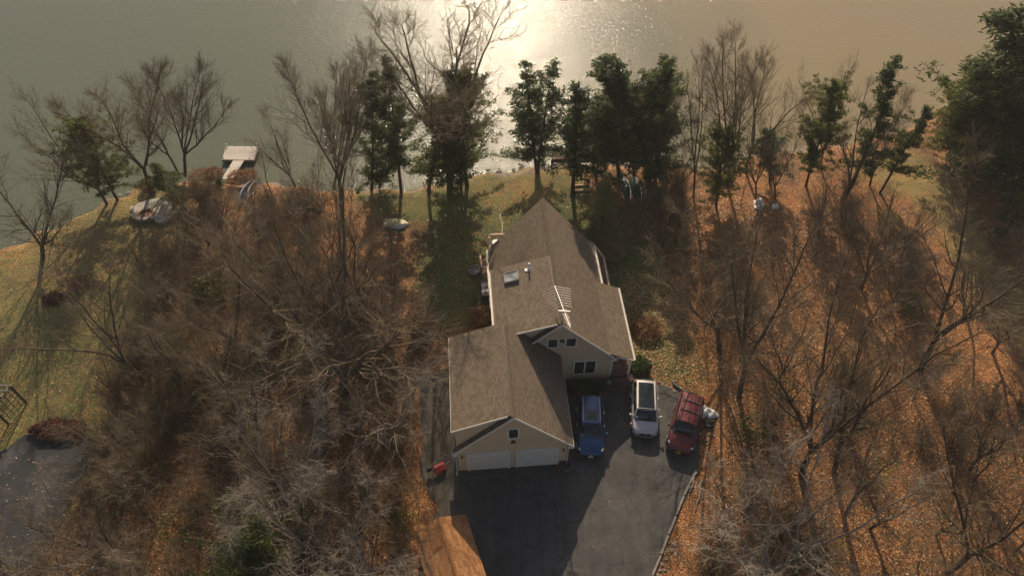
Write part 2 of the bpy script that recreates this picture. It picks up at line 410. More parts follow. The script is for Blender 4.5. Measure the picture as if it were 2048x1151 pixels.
# ------------------------------------------------------------------ lake
WATER_Z=-0.75
def water_mat():
    m,n,l,b=new_mat('water_mat',.10,(.05,.055,.045),spec=.11); b.inputs['IOR'].default_value=1.33
    geo=n.new('ShaderNodeNewGeometry'); P=geo.outputs['Position']
    mp=n.new('ShaderNodeMapping'); mp.inputs['Rotation'].default_value=(0,0,R(-32)); mp.inputs['Scale'].default_value=(.8,2.4,1); l.new(P,mp.inputs['Vector'])
    mp2=n.new('ShaderNodeMapping'); mp2.inputs['Rotation'].default_value=(0,0,R(12)); mp2.inputs['Scale'].default_value=(1.0,1.9,1); l.new(P,mp2.inputs['Vector'])
    a=noise(n,l,2.3,5,mp.outputs[0],.6); a.inputs['Distortion'].default_value=.6
    c=noise(n,l,4.6,3,mp2.outputs[0],.6); w=noise(n,l,.05,3,P)
    # sky reflection painted into the murky water colour: olive grey west, browner east
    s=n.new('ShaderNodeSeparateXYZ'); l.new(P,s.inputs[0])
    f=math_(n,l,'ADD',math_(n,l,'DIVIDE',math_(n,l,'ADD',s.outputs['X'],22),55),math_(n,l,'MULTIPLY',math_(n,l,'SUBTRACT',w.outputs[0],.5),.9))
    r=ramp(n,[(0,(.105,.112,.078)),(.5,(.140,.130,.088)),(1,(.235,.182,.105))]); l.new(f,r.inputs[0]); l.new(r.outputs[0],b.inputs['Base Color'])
    h=math_(n,l,'ADD',a.outputs[0],math_(n,l,'MULTIPLY',c.outputs[0],.35))
    bump(n,l,b,h,.5,.08)
    return m
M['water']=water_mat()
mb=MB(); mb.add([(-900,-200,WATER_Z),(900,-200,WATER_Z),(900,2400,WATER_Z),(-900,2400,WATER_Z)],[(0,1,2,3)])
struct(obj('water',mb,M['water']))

# ------------------------------------------------------------------ ground: one sheet with a bank down to the lake
shore_px=[(-700,900),(-260,640),(-80,545),(0,505),(60,475),(110,452),(150,435),(190,412),(235,393),(280,376),(330,366),(390,364),(450,364),(500,366),(560,370),(610,372),(650,376),(720,380),(800,377),(860,374),(905,364),(945,351),(1000,343),(1060,337),(1110,331),(1160,329),(1240,330),(1310,326),(1380,322),(1440,319),(1500,312),(1560,303),(1640,292),(1720,280),(1790,262),(1850,230),(1920,185),(2000,130),(2100,60),(2300,-40)]
shore=np.array([list(G(x,y,WATER_Z))[:2] for x,y in shore_px])
def poly_w(px): return np.array([list(G(x,y))[:2] for x,y in px])
def inside(poly,X,Y):
    r=np.zeros(X.shape,bool); n=len(poly); j=n-1
    for i in range(n):
        xi,yi=poly[i];xj,yj=poly[j]
        if yi!=yj:
            c=((yi>Y)!=(yj>Y))&(X<(xj-xi)*(Y-yi)/(yj-yi)+xi); r^=c
        j=i
    return r
def dist_line(pts,X,Y):
    d=np.full(X.shape,1e9)
    for a,b_ in zip(pts[:-1],pts[1:]):
        ab=b_-a; t=np.clip(((X-a[0])*ab[0]+(Y-a[1])*ab[1])/(ab@ab),0,1)
        d=np.minimum(d,np.hypot(X-a[0]-t*ab[0],Y-a[1]-t*ab[1]))
    return d
land_poly=np.vstack([shore,[[900,shore[-1][1]],[900,-300],[-900,-300],[-900,shore[0][1]]]])
def axis_pts(a,b_,st,far0,far1):
    m=np.arange(a,b_+1e-6,st); k=np.array([1,3,8,20,50,120,260])
    return np.concatenate([(a-k*1.0)[::-1][(a-k)[::-1]>=far0],m,(b_+k)[(b_+k)<=far1]])
gx=axis_pts(-52,60,.4,-600,600); gy=axis_pts(4,74,.4,-260,400)
X,Y=np.meshgrid(gx,gy)
ins=inside(land_poly,X,Y); sd=dist_line(shore,X,Y)*np.where(ins,1,-1)
def smooth(t): t=np.clip(t,0,1); return t*t*(3-2*t)
rng=np.random.RandomState(3)
wob=.12*np.sin(X*1.7+np.sin(Y*1.3)*2)+.1*np.sin(Y*2.3+X*.9)
sdw=sd+wob*2
Zg=-2.2+2.2*smooth((sdw+2.6)/4.4)
Zg=np.where(sdw>1.8,0,Zg)
# soft humps away from the buildings
hump=.05*np.sin(X*.31+1)*np.sin(Y*.27)+.03*np.sin(X*.9)*np.cos(Y*.8)
hump=hump*np.where((np.abs(X-4)<14)&(Y<46),0,1)*smooth((sdw-2)/3)*np.where((X<-24)&(Y<30),0,1)
Zg=Zg+hump
def blur(a,k):
    for _ in range(k):
        a=a.copy(); a[1:-1,1:-1]=(a[1:-1,1:-1]*2+a[:-2,1:-1]+a[2:,1:-1]+a[1:-1,:-2]+a[1:-1,2:])/6
    return a
leaf=np.full(X.shape,.72)
def paint(arr,px,val):
    arr[inside(poly_w(px),X,Y)]=val
lawn_left=[(-500,700),(0,500),(120,440),(240,390),(330,362),(380,380),(380,440),(370,520),(340,580),(290,650),(250,730),(215,800),(200,870),(190,960),(150,1040),(-500,1400)]
lawn_mid=[(700,378),(860,372),(1000,340),(1110,330),(1150,335),(1180,400),(1330,500),(1345,560),(1230,600),(1000,640),(900,668),(850,640),(830,560),(860,480),(760,420),(700,400)]
lawn_right=[(1240,540),(1340,540),(1370,640),(1410,740),(1400,790),(1340,770),(1240,750)]
path_right=[(1700,300),(1830,300),(1900,350),(1990,520),(2080,640),(2300,800),(2300,1000),(2060,720),(1960,600),(1880,480),(1830,400),(1700,340)]
field_right=[(1980,300),(2300,260),(2400,500),(2100,470),(1990,380)]
for p,v in((lawn_left,.16),(lawn_mid,.02),(lawn_right,.30),(path_right,.05),(field_right,.0)): paint(leaf,p,v)
paint(leaf,[(1180,340),(1340,340),(1345,500),(1240,470),(1170,400)],.62)
paint(leaf,[(700,440),(860,440),(860,500),(760,560),(640,600)],.62)
straw=np.full(X.shape,.35)
paint(straw,lawn_left,.42); paint(straw,[(-500,640),(0,495),(120,440),(240,385),(340,362),(380,480),(240,560),(0,640)],.75)
paint(straw,lawn_mid,.12); paint(straw,[(940,340),(1120,330),(1130,400),(1010,430),(930,390)],.55)
paint(straw,lawn_right,.25); paint(straw,path_right,.95); paint(straw,field_right,.30)
sand=smooth((1.3-sdw)/1.2)*.9
paint(sand,[(1372,300),(1480,290),(1480,339),(1400,341),(1372,341)],.95)
paint(sand,[(960,346),(1110,332),(1110,345),(1000,356)],.62)
moss=np.zeros(X.shape)
paint(moss,[(830,480),(1000,400),(1340,420),(1340,560),(850,640)],.35); paint(moss,lawn_left,.30); paint(moss,lawn_right,.35)
leaf,straw,moss=blur(leaf,9),blur(straw,9),blur(moss,9); sand=blur(sand,1)
ny,nx=X.shape
idx=np.arange(ny*nx).reshape(ny,nx)
F=np.stack([idx[:-1,:-1],idx[:-1,1:],idx[1:,1:],idx[1:,:-1]],-1).reshape(-1,4)
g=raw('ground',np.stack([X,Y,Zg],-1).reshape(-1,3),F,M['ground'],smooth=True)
for nm,a in(('leaf',leaf),('straw',straw),('sand',sand),('moss',moss)):
    at=g.data.attributes.new(nm,'FLOAT','POINT'); at.data.foreach_set('value',a.astype(np.float32).ravel())
struct(g)

def sheet(name,px,mat,z):
    P=[G(x,y) for x,y in px]; 
    # round the outline a little and roughen it
    out=[]
    for a,b_ in zip(P,P[1:]+P[:1]):
        k=max(1,int((b_-a).length/.5))
        for i in range(k):
            p=a.lerp(b_,i/k); out.append((p.x+.06*math.sin(p.y*5.1+p.x*3),p.y+.06*math.sin(p.x*4.3+p.y),z))
    mb=MB(); mb.add(out,[tuple(range(len(out)))]); return struct(obj(name,mb,mat))
sheet('gravel_apron',[(843,752),(870,742),(905,735),(912,800),(920,1000),(918,1090),(850,1060),(880,1015),(850,975),(838,930),(846,880),(840,820)],M['gravel'],.03)
sheet('driveway',[(905,880),(912,760),(1128,756),(1215,758),(1262,757),(1310,764),(1350,780),(1385,800),(1398,830),(1400,900),(1394,950),(1372,995),(1345,1058),(1322,1110),(1300,1160),(1270,1260),(1230,1400),(860,1400),(880,1200),(895,1060),(900,1000)],M['asphalt'],.034)
sheet('parking_pad',[(52,868),(120,866),(187,874),(180,920),(160,965),(140,1015),(108,1080),(80,1140),(40,1260),(-420,1260),(-200,1010),(-60,940),(0,905)],M['old_asphalt'],.03)

# ------------------------------------------------------------------ house with attached garage
AZ=R(4.35); HO=G(917,941)
house=thing('house','tan sided house with brown shingle roofs, skylight and attached two door garage','house',HO,AZ)
def H(u,v,z=0):
    return HO+Vector((u*math.cos(AZ)-v*math.sin(AZ),u*math.sin(AZ)+v*math.cos(AZ),z))
GR,GZ=3.59,6.95; MR,MZ=7.15,7.03
# garage
gw=MB(); gw.vprism([(.03,0),(.03,3.15),(3.57,6.72),(7.0,3.12),(7.0,0)],0,.04)
gw.vprism([(.05,0),(.05,5.22),(3.57,6.70),(6.98,3.10),(6.98,0)],.03,6.48)
garage_wall=obj('garage_wall',gw,M['siding'],house)
gr=MB()
gr.slab([(7.34,-.35,2.97),(7.34,6.55,2.97),(GR,6.62,GZ),(GR,-.35,GZ)],.16)
gr.slab([(-.2,-.35,2.98),(-.2,.05,2.98),(GR,.05,GZ-.02),(GR,-.35,GZ-.02)],.16)
gr.slab([(-.14,-.16,5.42),(-.14,6.8,5.42),(GR,6.62,GZ+.005),(GR,-.16,GZ+.005)],.15)
garage_roof=obj('garage_roof',gr,M['roof'],house)
def ridgecap(mb,u,z,v0,v1,sl,sr,w=.15):
    a=math.hypot(1,sl); b_=math.hypot(1,sr)
    n=max(2,int((v1-v0)/.22))
    for i in range(n):
        p,q=v0+(v1-v0)*i/n,v0+(v1-v0)*(i+1)/n-.006; t=.018+.012*((i*7)%3)/2
        for s,k,sl_ in((-1,w/a,sl),(1,w/b_,sr)):
            mb.slab([(u+s*k,p,z-k*sl_+t),(u+s*k,q,z-k*sl_+t+.012),(u,q,z+t+.012),(u,p,z+t)],.03)
rc=MB(); ridgecap(rc,GR,GZ+.01,-.33,6.3,.41,1.06); obj('ridge_cap',rc,M['roof'],garage_roof)
rv=MB(); rv.bar((GR-.17,-.30,GZ-.045),(GR-.17,6.3,GZ-.045),.035,.03); obj('ridge_vent',rv,M['dark'],garage_roof)
fb=MB()
def rake(mb,a,b_,v,w=.20,t=.035):
    (u0,z0),(u1,z1)=a,b_
    mb.vprism([(u0,z0),(u1,z1),(u1,z1-w),(u0,z0-w)] if u0<u1 else [(u1,z1),(u0,z0),(u0,z0-w),(u1,z1-w)],v-t,v)
rake(fb,(-.22,2.97),(GR,GZ),-.352); rake(fb,(GR,GZ),(7.36,2.96),-.352)
rake(fb,(-.15,5.43),(GR-.35,GZ-.13),-.162,.17)
fb.box((7.18,-.12,2.80),(.36,.5,.20)); fb.box((-.06,-.12,2.80),(.32,.5,.20))
fb.box((7.352,3.1,2.86),(.02,6.8,.16)); fb.box((-.152,3.3,5.33),(.02,6.9,.14))
obj('garage_fascia',fb,M['trim'],house)
ds=MB(); ds.tube([(-.12,-.02,2.9),(-.06,-.05,2.6),(-.06,-.05,.2),(-.1,-.35,.08)],.04,6); obj('downspout',ds,M['trim'],house)
ds=MB(); ds.tube([(7.07,-.04,2.8),(7.07,-.04,.15)],.035,6); obj('downspout',ds,M['trim'],house)
for u0,u1 in((.62,3.36),(3.74,6.48)):
    d=MB(); 
    for k in range(4): d.box(((u0+u1)/2,-.02,.02+.5275*k+.262),(u1-u0-.2,.05,.505))
    for k in range(4):
        for c in range(8): d.box((u0+.22+(u1-u0-.44)*(c+.5)/8,-.048,.02+.5275*k+.262),((u1-u0-.6)/8-.03,.012,.36))
    gd=obj('garage_door',d,M['door'],house)
    f=MB(); f.box((u0+.05,-.035,1.09),(.10,.09,2.18)); f.box((u1-.05,-.035,1.09),(.10,.09,2.18)); f.box(((u0+u1)/2,-.036,2.235),(u1-u0+.06,.10,.11)); obj('door_frame',f,M['trim'],gd)
    s_=MB(); s_.box(((u0+u1)/2,-.05,.05),(u1-u0-.24,.02,.07)); obj('door_seal',s_,M['darkwood'],gd)
def window(u0,u1,z0,z1,v,parent,name='window',mull=False,side=None,vent=False):
    t=.09
    g_=MB(); g_.box(((u0+u1)/2,v-.01,(z0+z1)/2),(u1-u0-t,.03,z1-z0-t)); w=obj(name,g_,M['pane'],parent)
    f=MB()
    for a in(u0+t/2,u1-t/2): f.box((a,v-.03,(z0+z1)/2),(t,.07,z1-z0))
    for a in(z0+t/2,z1-t/2): f.box(((u0+u1)/2,v-.031,a),(u1-u0-2*t,.07,t))
    if mull: f.box(((u0+u1)/2,v-.031,(z0+z1)/2),(t*1.1,.07,z1-z0-2*t))
    obj('window_frame',f,M['trim'],w); return w
window(3.22,3.94,3.88,5.10,0,house)
window(6.32,7.10,3.97,5.03,6.5,house); window(7.54,8.34,3.97,5.03,6.5,house)
window(8.27,9.90,.56,2.24,6.5,house,mull=True)
def flood(u,v,z):
    f=MB(); f.box((u,v-.03,z),(.14,.05,.14))
    for s in(-1,1): f.tube([(u+s*.05,v-.05,z),(u+s*.08,v-.12,z-.03),(u+s*.10,v-.19,z-.05)],.065,8)
    obj('floodlight',f,M['dark'],house)
flood(3.57,0,3.55); flood(7.32,6.5,4.78)
for u in(.33,6.78):
    f=MB(); f.lathe([(.02,-.12),(.07,-.10),(.085,.06),(.03,.12),(.01,.16)],(u,-.10,2.02),8); f.box((u,-.02,2.05),(.08,.06,.16)); obj('wall_lantern',f,M['terracotta'],house)
k=MB(); k.box((3.55,-.02,1.20),(.08,.04,.16)); obj('keypad',k,M['white_plastic'],house)
# main block
hw=MB()
hw.vprism([(3.2,0),(3.2,3.0),(MR,6.80),(10.98,2.78),(10.98,0)],6.5,6.54)
hw.vprism([(3.22,0),(3.22,5.68),(MR,6.78),(10.96,2.76),(10.96,0)],6.52,11.95)
hw.vprism([(3.2,0),(3.2,3.0),(MR,6.80),(10.98,2.78),(10.98,0)],11.95,16.5)
hw.add([(3.2,16.5,0),(MR,17.6,0),(10.98,16.5,0),(3.2,16.5,3.0),(MR,17.55,6.78),(10.98,16.5,2.78)],[(1,0,3,4),(2,1,4,5)])
house_wall=obj('house_wall',hw,M['siding'],house)
cb=MB(); cb.box((10.99,6.49,1.35),(.10,.10,2.7)); obj('corner_board',cb,M['trim'],house)
mr=MB()
mr.slab([(11.12,6.1,2.80),(11.12,16.82,2.80),(MR,17.95,MZ),(MR,6.1,MZ)],.16)
mr.slab([(2.88,11.9,2.85),(2.88,16.9,2.85),(MR,17.95,MZ-.003),(MR,11.9,MZ-.003)],.16)
mr.slab([(2.88,6.1,2.85),(2.88,6.55,2.85),(MR,6.55,MZ-.025),(MR,6.1,MZ-.025)],.16)
mr.slab([(2.88,6.17,5.84),(2.88,12.1,5.84),(MR,12.1,MZ+.02),(MR,6.17,MZ+.02)],.15)
mr.slab([(12.36,6.1,2.50),(12.36,12.6,2.50),(10.62,12.6,3.37),(10.62,6.1,3.37)],.12)
main_roof=obj('main_roof',mr,M['roof'],house)
rc=MB(); ridgecap(rc,MR,MZ+.02,6.12,17.8,.5,1.06); obj('ridge_cap',rc,M['roof'],main_roof)
rv=MB(); rv.bar((MR-.19,6.2,MZ-.02),(MR-.19,12.0,MZ-.02),.035,.03); obj('ridge_vent',rv,M['dark'],main_roof)
fb=MB(); rake(fb,(5.2,5.12),(MR,MZ),6.098,.19); rake(fb,(MR,MZ),(11.2,2.72),6.098,.20); rake(fb,(4.2,6.22),(MR-.25,MZ-.05),6.165,.15)
rake(fb,(11.12,3.05),(12.38,2.50),6.096,.14)
fb.box((10.95,6.30,2.60),(.42,.42,.20)); fb.box((11.132,14.7,2.72),(.02,4.3,.15)); fb.box((12.372,9.35,2.42),(.02,6.5,.13)); fb.box((2.868,9.2,5.76),(.02,5.8,.13)); fb.box((2.868,14.4,2.77),(.02,5.0,.15))
obj('house_fascia',fb,M['trim'],house)
def gutter(a,b_):
    g_=MB(); a,b_=Vector(a),Vector(b_); g_.bar(a+Vector((0,0,-.05)),b_+Vector((0,0,-.05)),.085,.015)
    for s in(-.042,.042): g_.bar(a+Vector((s,0,0)),b_+Vector((s,0,0)),.014,.10)
    obj('gutter',g_,M['trim'],house)
gutter((12.45,6.12,2.46),(12.45,12.6,2.46)); gutter((11.21,12.65,2.76),(11.21,16.8,2.76)); gutter((2.79,11.2,2.81),(2.79,16.85,2.81)); gutter((2.79,6.9,5.80),(2.79,12.05,5.80))
# skylight and vent pipe on the shallow slope
def dz(u): return 5.84+(u-2.88)*(MZ+.02-5.84)/(MR-2.88)
sk=MB(); sm_=(MZ+.02-5.84)/(MR-2.88)
u0,u1,v0,v1=3.80,4.74,10.50,11.32
for (a,c) in(((u0,v0),(u1,v0)),((u0,v1),(u1,v1)),((u0,v0),(u0,v1)),((u1,v0),(u1,v1))):
    sk.bar((a[0],a[1],dz(a[0])+.10),(c[0],c[1],dz(c[0])+.10),.055,.22)
s_=obj('skylight',sk,M['greywood'],main_roof)
sg=MB(); sg.slab([(u0,v0,dz(u0)+.17),(u0,v1,dz(u0)+.17),(u1,v1,dz(u1)+.17),(u1,v0,dz(u1)+.17)],.05); obj('skylight_pane',sg,M['skyglass'],main_roof)
vp=MB(); vp.tube([(5.52,11.3,dz(5.52)-.05),(5.52,11.3,dz(5.52)+.62)],.062,10); vp.lathe([(.14,0),(.08,.12),(.065,.14)],(5.52,11.3,dz(5.52)+.01),10); vp.box((5.40,11.28,dz(5.4)+.02),(.34,.24,.03)); obj('vent_pipe',vp,M['white_plastic'],main_roof)
# front entry: covered porch
pf=MB(); pf.box((11.72,9.4,.42),(1.3,6.2,.10)); pf.box((11.72,6.28,.21),(1.3,.04,.40)); obj('porch_floor',pf,M['redwood'],house)
for k,(v,z) in enumerate(((6.02,.30),(5.72,.15))):
    st=MB(); st.box((11.68,v,z-.075),(1.25,.34,.15)); obj('porch_step',st,M['redwood'],house)
pp=MB(); pp.box((12.22,6.32,1.42),(.13,.13,1.95)); obj('porch_post',pp,M['trim'],house)
pp=MB(); pp.box((12.22,9.6,1.42),(.13,.13,1.95)); obj('porch_post',pp,M['trim'],house)
dm=MB(); dm.box((11.5,7.0,.485),(.75,.5,.03)); tag(obj('doormat',dm,M['terracotta'],None),'brown doormat on the covered porch beside the front gable','doormat').matrix_world=Matrix.Translation(HO)@Matrix.Rotation(AZ,4,'Z')
# decks with railings
def railing(pts,z,parent,base=.9,name='railing'):
    r_=MB()
    for a,b_ in zip(pts[:-1],pts[1:]):
        a,b_=Vector((*a,z)),Vector((*b_,z)); r_.bar(a,b_,.15,.04); r_.bar(a-Vector((0,0,.12)),b_-Vector((0,0,.12)),.05,.09); r_.bar(a-Vector((0,0,base-.1)),b_-Vector((0,0,base-.1)),.05,.09)
        n=max(1,int((b_-a).length/.14))
        for i in range(n+1):
            p=a.lerp(b_,i/n); w=.09 if i in(0,n) else .035
            r_.bar(p-Vector((0,0,base+(.35 if i in(0,n) else 0))),p-Vector((0,0,.03)),w)
    return obj(name,r_,M['rail'],parent)
dk=MB(); dk.prism([(10.99,13.0),(11.85,13.0),(11.92,16.3),(11.2,18.0),(7.1,18.9),(4.2,19.5),(3.1,19.5),(3.1,16.6),(10.99,16.6)],.80,.92); rd=obj('deck',dk,M['deckwood'],house)
railing([(11.90,12.9),(11.94,16.33),(11.30,18.0),(8.0,19.0)],1.85,rd); railing([(3.1,16.9),(3.12,19.5),(5.0,19.45)],1.85,rd)
dk=MB(); dk.box((2.75,16.8,.86),(.9,1.5,.10)); ld=obj('deck',dk,M['deckwood'],house); railing([(2.30,17.5),(2.34,16.05),(3.1,16.02)],1.80,ld)
for k in range(3):
    st=MB(); st.box((2.52+.27*k,15.55,.25+.2*k),(.20,.9,.05)); obj('deck_step',st,M['rail'],ld)
tb_=thing('garden_table','small white oval table on the lakeside deck by the roof edge','table',H(3.75,18.75,.93),AZ)
m=MB(); m.lathe([(.02,.68),(.42,.68),(.45,.71),(.42,.735),(.02,.735)],(0,0,0),20); obj('tabletop',m,M['white_plastic'],tb_)
for a in range(4):
    m=MB(); m.tube([(.1*math.cos(a*1.57),.1*math.sin(a*1.57),.68),(.34*math.cos(a*1.57),.34*math.sin(a*1.57),0)],.02,6); obj('leg',m,M['white_plastic'],tb_)
sw_=thing('swing_seat','striped cushioned garden seat standing beside the west wall of the house','garden seat',H(2.62,15.0,0),AZ)
for i in range(5):
    m=MB(); m.box((0,-.64+.32*i,.50+.03*math.sin(i*2)),(.78,.31,.14)); obj('cushion',m,M['white_plastic' if i%2 else 'deckwood'],sw_)
m=MB(); m.box((0,0,.40),(.82,1.7,.05)); obj('frame',m,M['dark'],sw_)
for x in(-.36,.36):
    for y in(-.8,.8): m=MB(); m.bar((x,y,0),(x,y,.4),.05); obj('leg',m,M['dark'],sw_)
m=MB(); m.lathe([(.50,0),(.52,.16),(.44,.16),(.42,.05)],(0,0,0),18); o=obj('planter_ring',m,M['greywood'],None,loc=H(1.75,17.3,0)); tag(o,'round weathered planter ring on the grass by the west deck','planter')
# television antenna on the near gable peak
ant=thing('antenna','spiky pale television antenna standing on the roof ridge peak','antenna',H(7.2,6.35,6.95),AZ)
a_=MB(); a_.tube([(0,0,0),(0,0,1.15)],.03,8); a_.tube([(-.35,.35,.08),(0,0,.75)],.014,5); a_.tube([(.35,.35,-.2),(0,0,.75)],.014,5); obj('mast',a_,M['antenna'],ant)
A0=Vector((-.30,2.10,1.12)); A1=Vector((.28,-1.35,1.12))
bm_=MB(); bm_.bar(A0,A1,.035,.03); bm_.box((.06,-.05,1.16),(.75,.06,.05),rz=-.17); obj('boom',bm_,M['antenna'],ant)
dirb=(A1-A0).normalized()
for i in range(8):
    p=A0+dirb*(.05+.23*i)+Vector((0,0,.01)); L=1.02-.055*i
    for s in(-1,1):
        side=Vector((s*.90,-.46,0)).normalized() if s<0 else Vector((.93,-.30,0)).normalized()
        e=MB(); e.tube([p,p+side*L],.011,5); obj('antenna_rod',e,M['antenna'],ant)
sr_=MB()
for i in range(13):
    p=A0+dirb*(2.05+.105*i); side=Vector((.98,.17,0)); sr_.tube([p-side*(.19-.006*i),p+side*(.19-.006*i)],.008,5)
obj('short_rods',sr_,M['antenna'],ant)

# ------------------------------------------------------------------ shed
sA,sB,sC=G(826,1063,2.25),G(930,1027,2.25),G(971,1151,2.25)
ex=(sB-sA).normalized(); ey=Vector((-ex.y,ex.x,0)); sw=(sB-sA).length+.02; sang=math.atan2(ex.y,ex.x)
shed=thing('shed','small shed with orange brown shingle roof at the bottom edge of driveway','shed',Vector((sA.x,sA.y,0)),sang)
SL=6.2; sm2=MB(); hwid=sw/2
rz_=3.05
sm2.vprism([(.15,0),(.15,2.1),(hwid,2.92),(sw-.15,2.1),(sw-.15,0)],-SL+.15,-.15); obj('wall',sm2,M['siding'],shed)
sr=MB(); sr.slab([(sw+.02,-SL,2.2),(sw+.02,0,2.2),(hwid,0,rz_),(hwid,-SL,rz_)],.08); sr.slab([(-.02,-SL,2.2),(-.02,0,2.2),(hwid,0,rz_),(hwid,-SL,rz_)],.08)
sro=obj('roof',sr,M['shed_roof'],shed)
rc=MB(); ridgecap(rc,hwid,rz_,-SL,0,.5,.5,.13); obj('ridge_cap',rc,M['shed_roof'],sro)
sd_=MB(); sd_.box((hwid,-SL+.13,1.0),(1.4,.04,1.9)); obj('door',sd_,M['door'],shed)

# ------------------------------------------------------------------ cars
def car(name,label,paint,front,rear,W,Ht,style):
    f=Vector(front); r=Vector(rear); c=(f+r)/2; L=(f-r).length; d=(f-r)/L
    rz=math.atan2(-d.x,d.y)
    root=thing(name,label,'car',(c.x,c.y,.034),rz,'cars parked on the driveway')
    yf=L/2; P=M[paint]; hw=W/2
    S=style
    # lower body loft, t from the front bumper to the tail
    ts=[0,.006,.018,.04,.08,.14,.2,S['tb'],.36,.5,.65,.8,.9,.95,.975,.992,1]
    wk=np.interp(ts,[0,.006,.018,.04,.08,.14,.3,.7,.9,.95,.975,.992,1],[.60,.70,.80,.88,.94,.975,1,1,.97,.94,.90,.82,.74])*hw
    hk=np.interp(ts,S['ht'],S['hz'])
    zl=np.interp(ts,[0,.02,.06,.94,.98,1],[.42,.30,.22,.22,.32,.45])
    ring=[]
    for t,w,h,z0 in zip(ts,wk,hk,zl):
        y=yf-t*L; m=z0+(h-z0)*.45
        half=[(w*.90,z0),(w*.985,z0+(m-z0)*.45),(w,m),(w*.985,z0+(h-z0)*.72),(w*.955,h-.035),(w*.91,h),(w*.72,h+.018),(w*.42,h+.034),(0,h+.040)]
        ring.append([(x,y,z) for x,z in half]+[(-x,y,z) for x,z in half[-2::-1]])
    n=len(ring[0]); mb=MB(); vs=[p for q in ring for p in q]; fs=[]
    for i in range(len(ring)-1):
        for j in range(n-1): fs.append((i*n+j,(i+1)*n+j,(i+1)*n+j+1,i*n+j+1))
    for i in(0,len(ring)-1):
        for j in range((n-1)//2): 
            q=(i*n+j,i*n+j+1,i*n+n-2-j,i*n+n-1-j); fs.append(q[::-1] if i else q)
    mb.add(vs,fs); body=obj('body',mb,P,root,True)
    b2=MB(); b2.box((0,0,.25),(W*.9,L*.93,.10)); obj('underbody',b2,M['plasticgrey'],root)
    # greenhouse
    yb,yt=yf-S['tb']*L,yf-S['tt']*L; yrt,yrb=yf-S['rt']*L,yf-S['rb']*L
    zb=S['zb']; wb=hw*.90; wt=hw*S['wt']; z1=Ht-.07; z2=Ht-.10
    A,B=(-wb,yb-.10,zb),(wb,yb-.10,zb); Cc,D=(-wt,yt,z1),(wt,yt,z1)
    E_,F_=(-wt*.97,yrt,z2),(wt*.97,yrt,z2); G_,H_=(-wb*.95,yrb,zb+.02),(wb*.95,yrb,zb+.02)
    gh=MB()
    gh.patch(A,B,Cc,D,(0,.16,.03),10,6); gh.patch(E_,F_,G_,H_,(0,-.10,.03),10,5)
    gh.patch(Cc,D,E_,F_,(0,0,.055),10,8)
    gh.patch(B,H_,D,F_,(.03,0,0),8,4); gh.patch(G_,A,E_,Cc,(-.03,0,0),8,4)
    obj('cabin',gh,P,root,True)
    ws=MB(); ws.patch(A,B,Cc,D,(0,.16,.03),12,6,.05,.95,.03,.95,.012); obj('windshield',ws,M['glass'],root,True)
    rw=MB(); rw.patch(E_,F_,G_,H_,(0,-.10,.03),10,5,.09,.91,.10,.85,.012); obj('rear_window',rw,M['glass'],root,True)
    for a,b_,c_,d_,sgn in((B,H_,D,F_,1),(G_,A,E_,Cc,-1)):
        sw_=MB()
        for lo,hi in((.05,.40),(.43,.70),(.73,.93)):
            if sgn<0: lo,hi=1-hi,1-lo
            sw_.patch(a,b_,c_,d_,(.03*sgn,0,0),4,3,lo,hi,.10,.86,.012)
        obj('side_windows',sw_,M['glass'],root,True)
    if S.get('pano'):
        p_=MB(); p_.patch(Cc,D,E_,F_,(0,0,.055),10,8,.09,.91,.02,.92,.012); obj('glass_roof',p_,M['glass'],root,True)
    if S.get('sunroof'):
        p_=MB(); p_.patch(Cc,D,E_,F_,(0,0,.055),8,4,.20,.80,.12,.44,.012); obj('sunroof',p_,M['glass'],root,True)
    if S.get('rails'):
        for s in(-1,1):
            rl=MB(); x=s*wt*.88; rl.tube([(x,yt-.15,z1+.02),(x,yt-.3,z1+.06),(x,yrt+.35,z1+.04),(x,yrt+.15,z1)],.022,6); obj('roof_rail',rl,M['dark'] if S.get('cross') else M['trim'] ,root)
    if S.get('cross'):
        for q in(.38,.72):
            y=yt+(yrt-yt)*q; rl=MB(); rl.bar((-wt*.86,y,z1+.085),(wt*.86,y,z1+.085),.075,.03); obj('cross_bar',rl,M['dark'],root)
    # bonnet creases, wipers, shut lines
    hood=lambda t:float(np.interp(t,S['ht'],S['hz']))
    for s in(-1,1):
        tr=MB(); tr.tube([(s*hw*.62,yf-.30,hood(.065)+.028),(s*hw*.72,yf-.7,hood(.15)+.022),(s*hw*.80,yb+.12,hood(S['tb'])+.014)],.006,4); obj('bonnet_gap',tr,M['dark'],root)
        tr=MB(); tr.tube([(s*hw*.08+.2,yb+.02,zb+.055),(s*hw*.55,yb+.04,zb+.05)],.010,4); obj('wiper',tr,M['dark'],root)
        for t in(S['tb']+.03,.47,.68):
            tr=MB(); tr.box((s*(hw*.995),yf-t*L,.62),(.012,.012,.55)); obj('door_gap',tr,M['dark'],root)
    tr=MB(); tr.box((0,yb-.0,zb+.026),(W*.78,.10,.02)); obj('cowl',tr,M['dark'],root)
    # lights, grille, bumper, plates
    for s in(-1,1):
        hl=MB(); p0=Vector((s*hw*.50,yf-.045,hood(.03)-.10)); p1=Vector((s*hw*.90,yf-.36,hood(.08)-.03))
        side=Vector((s*.5,.8,0)).normalized()
        vs=[p0+side*.02,p1+side*.05,p1+side*.03+Vector((0,-.02,.075)),p0+Vector((0,-.05,.075))]
        vs2=[v-side*.10 for v in vs]; hl.add(vs+vs2,[(0,1,2,3),(7,6,5,4),(0,4,5,1),(1,5,6,2),(2,6,7,3),(3,7,4,0)]); obj('headlight',hl,M['lamp'],root)
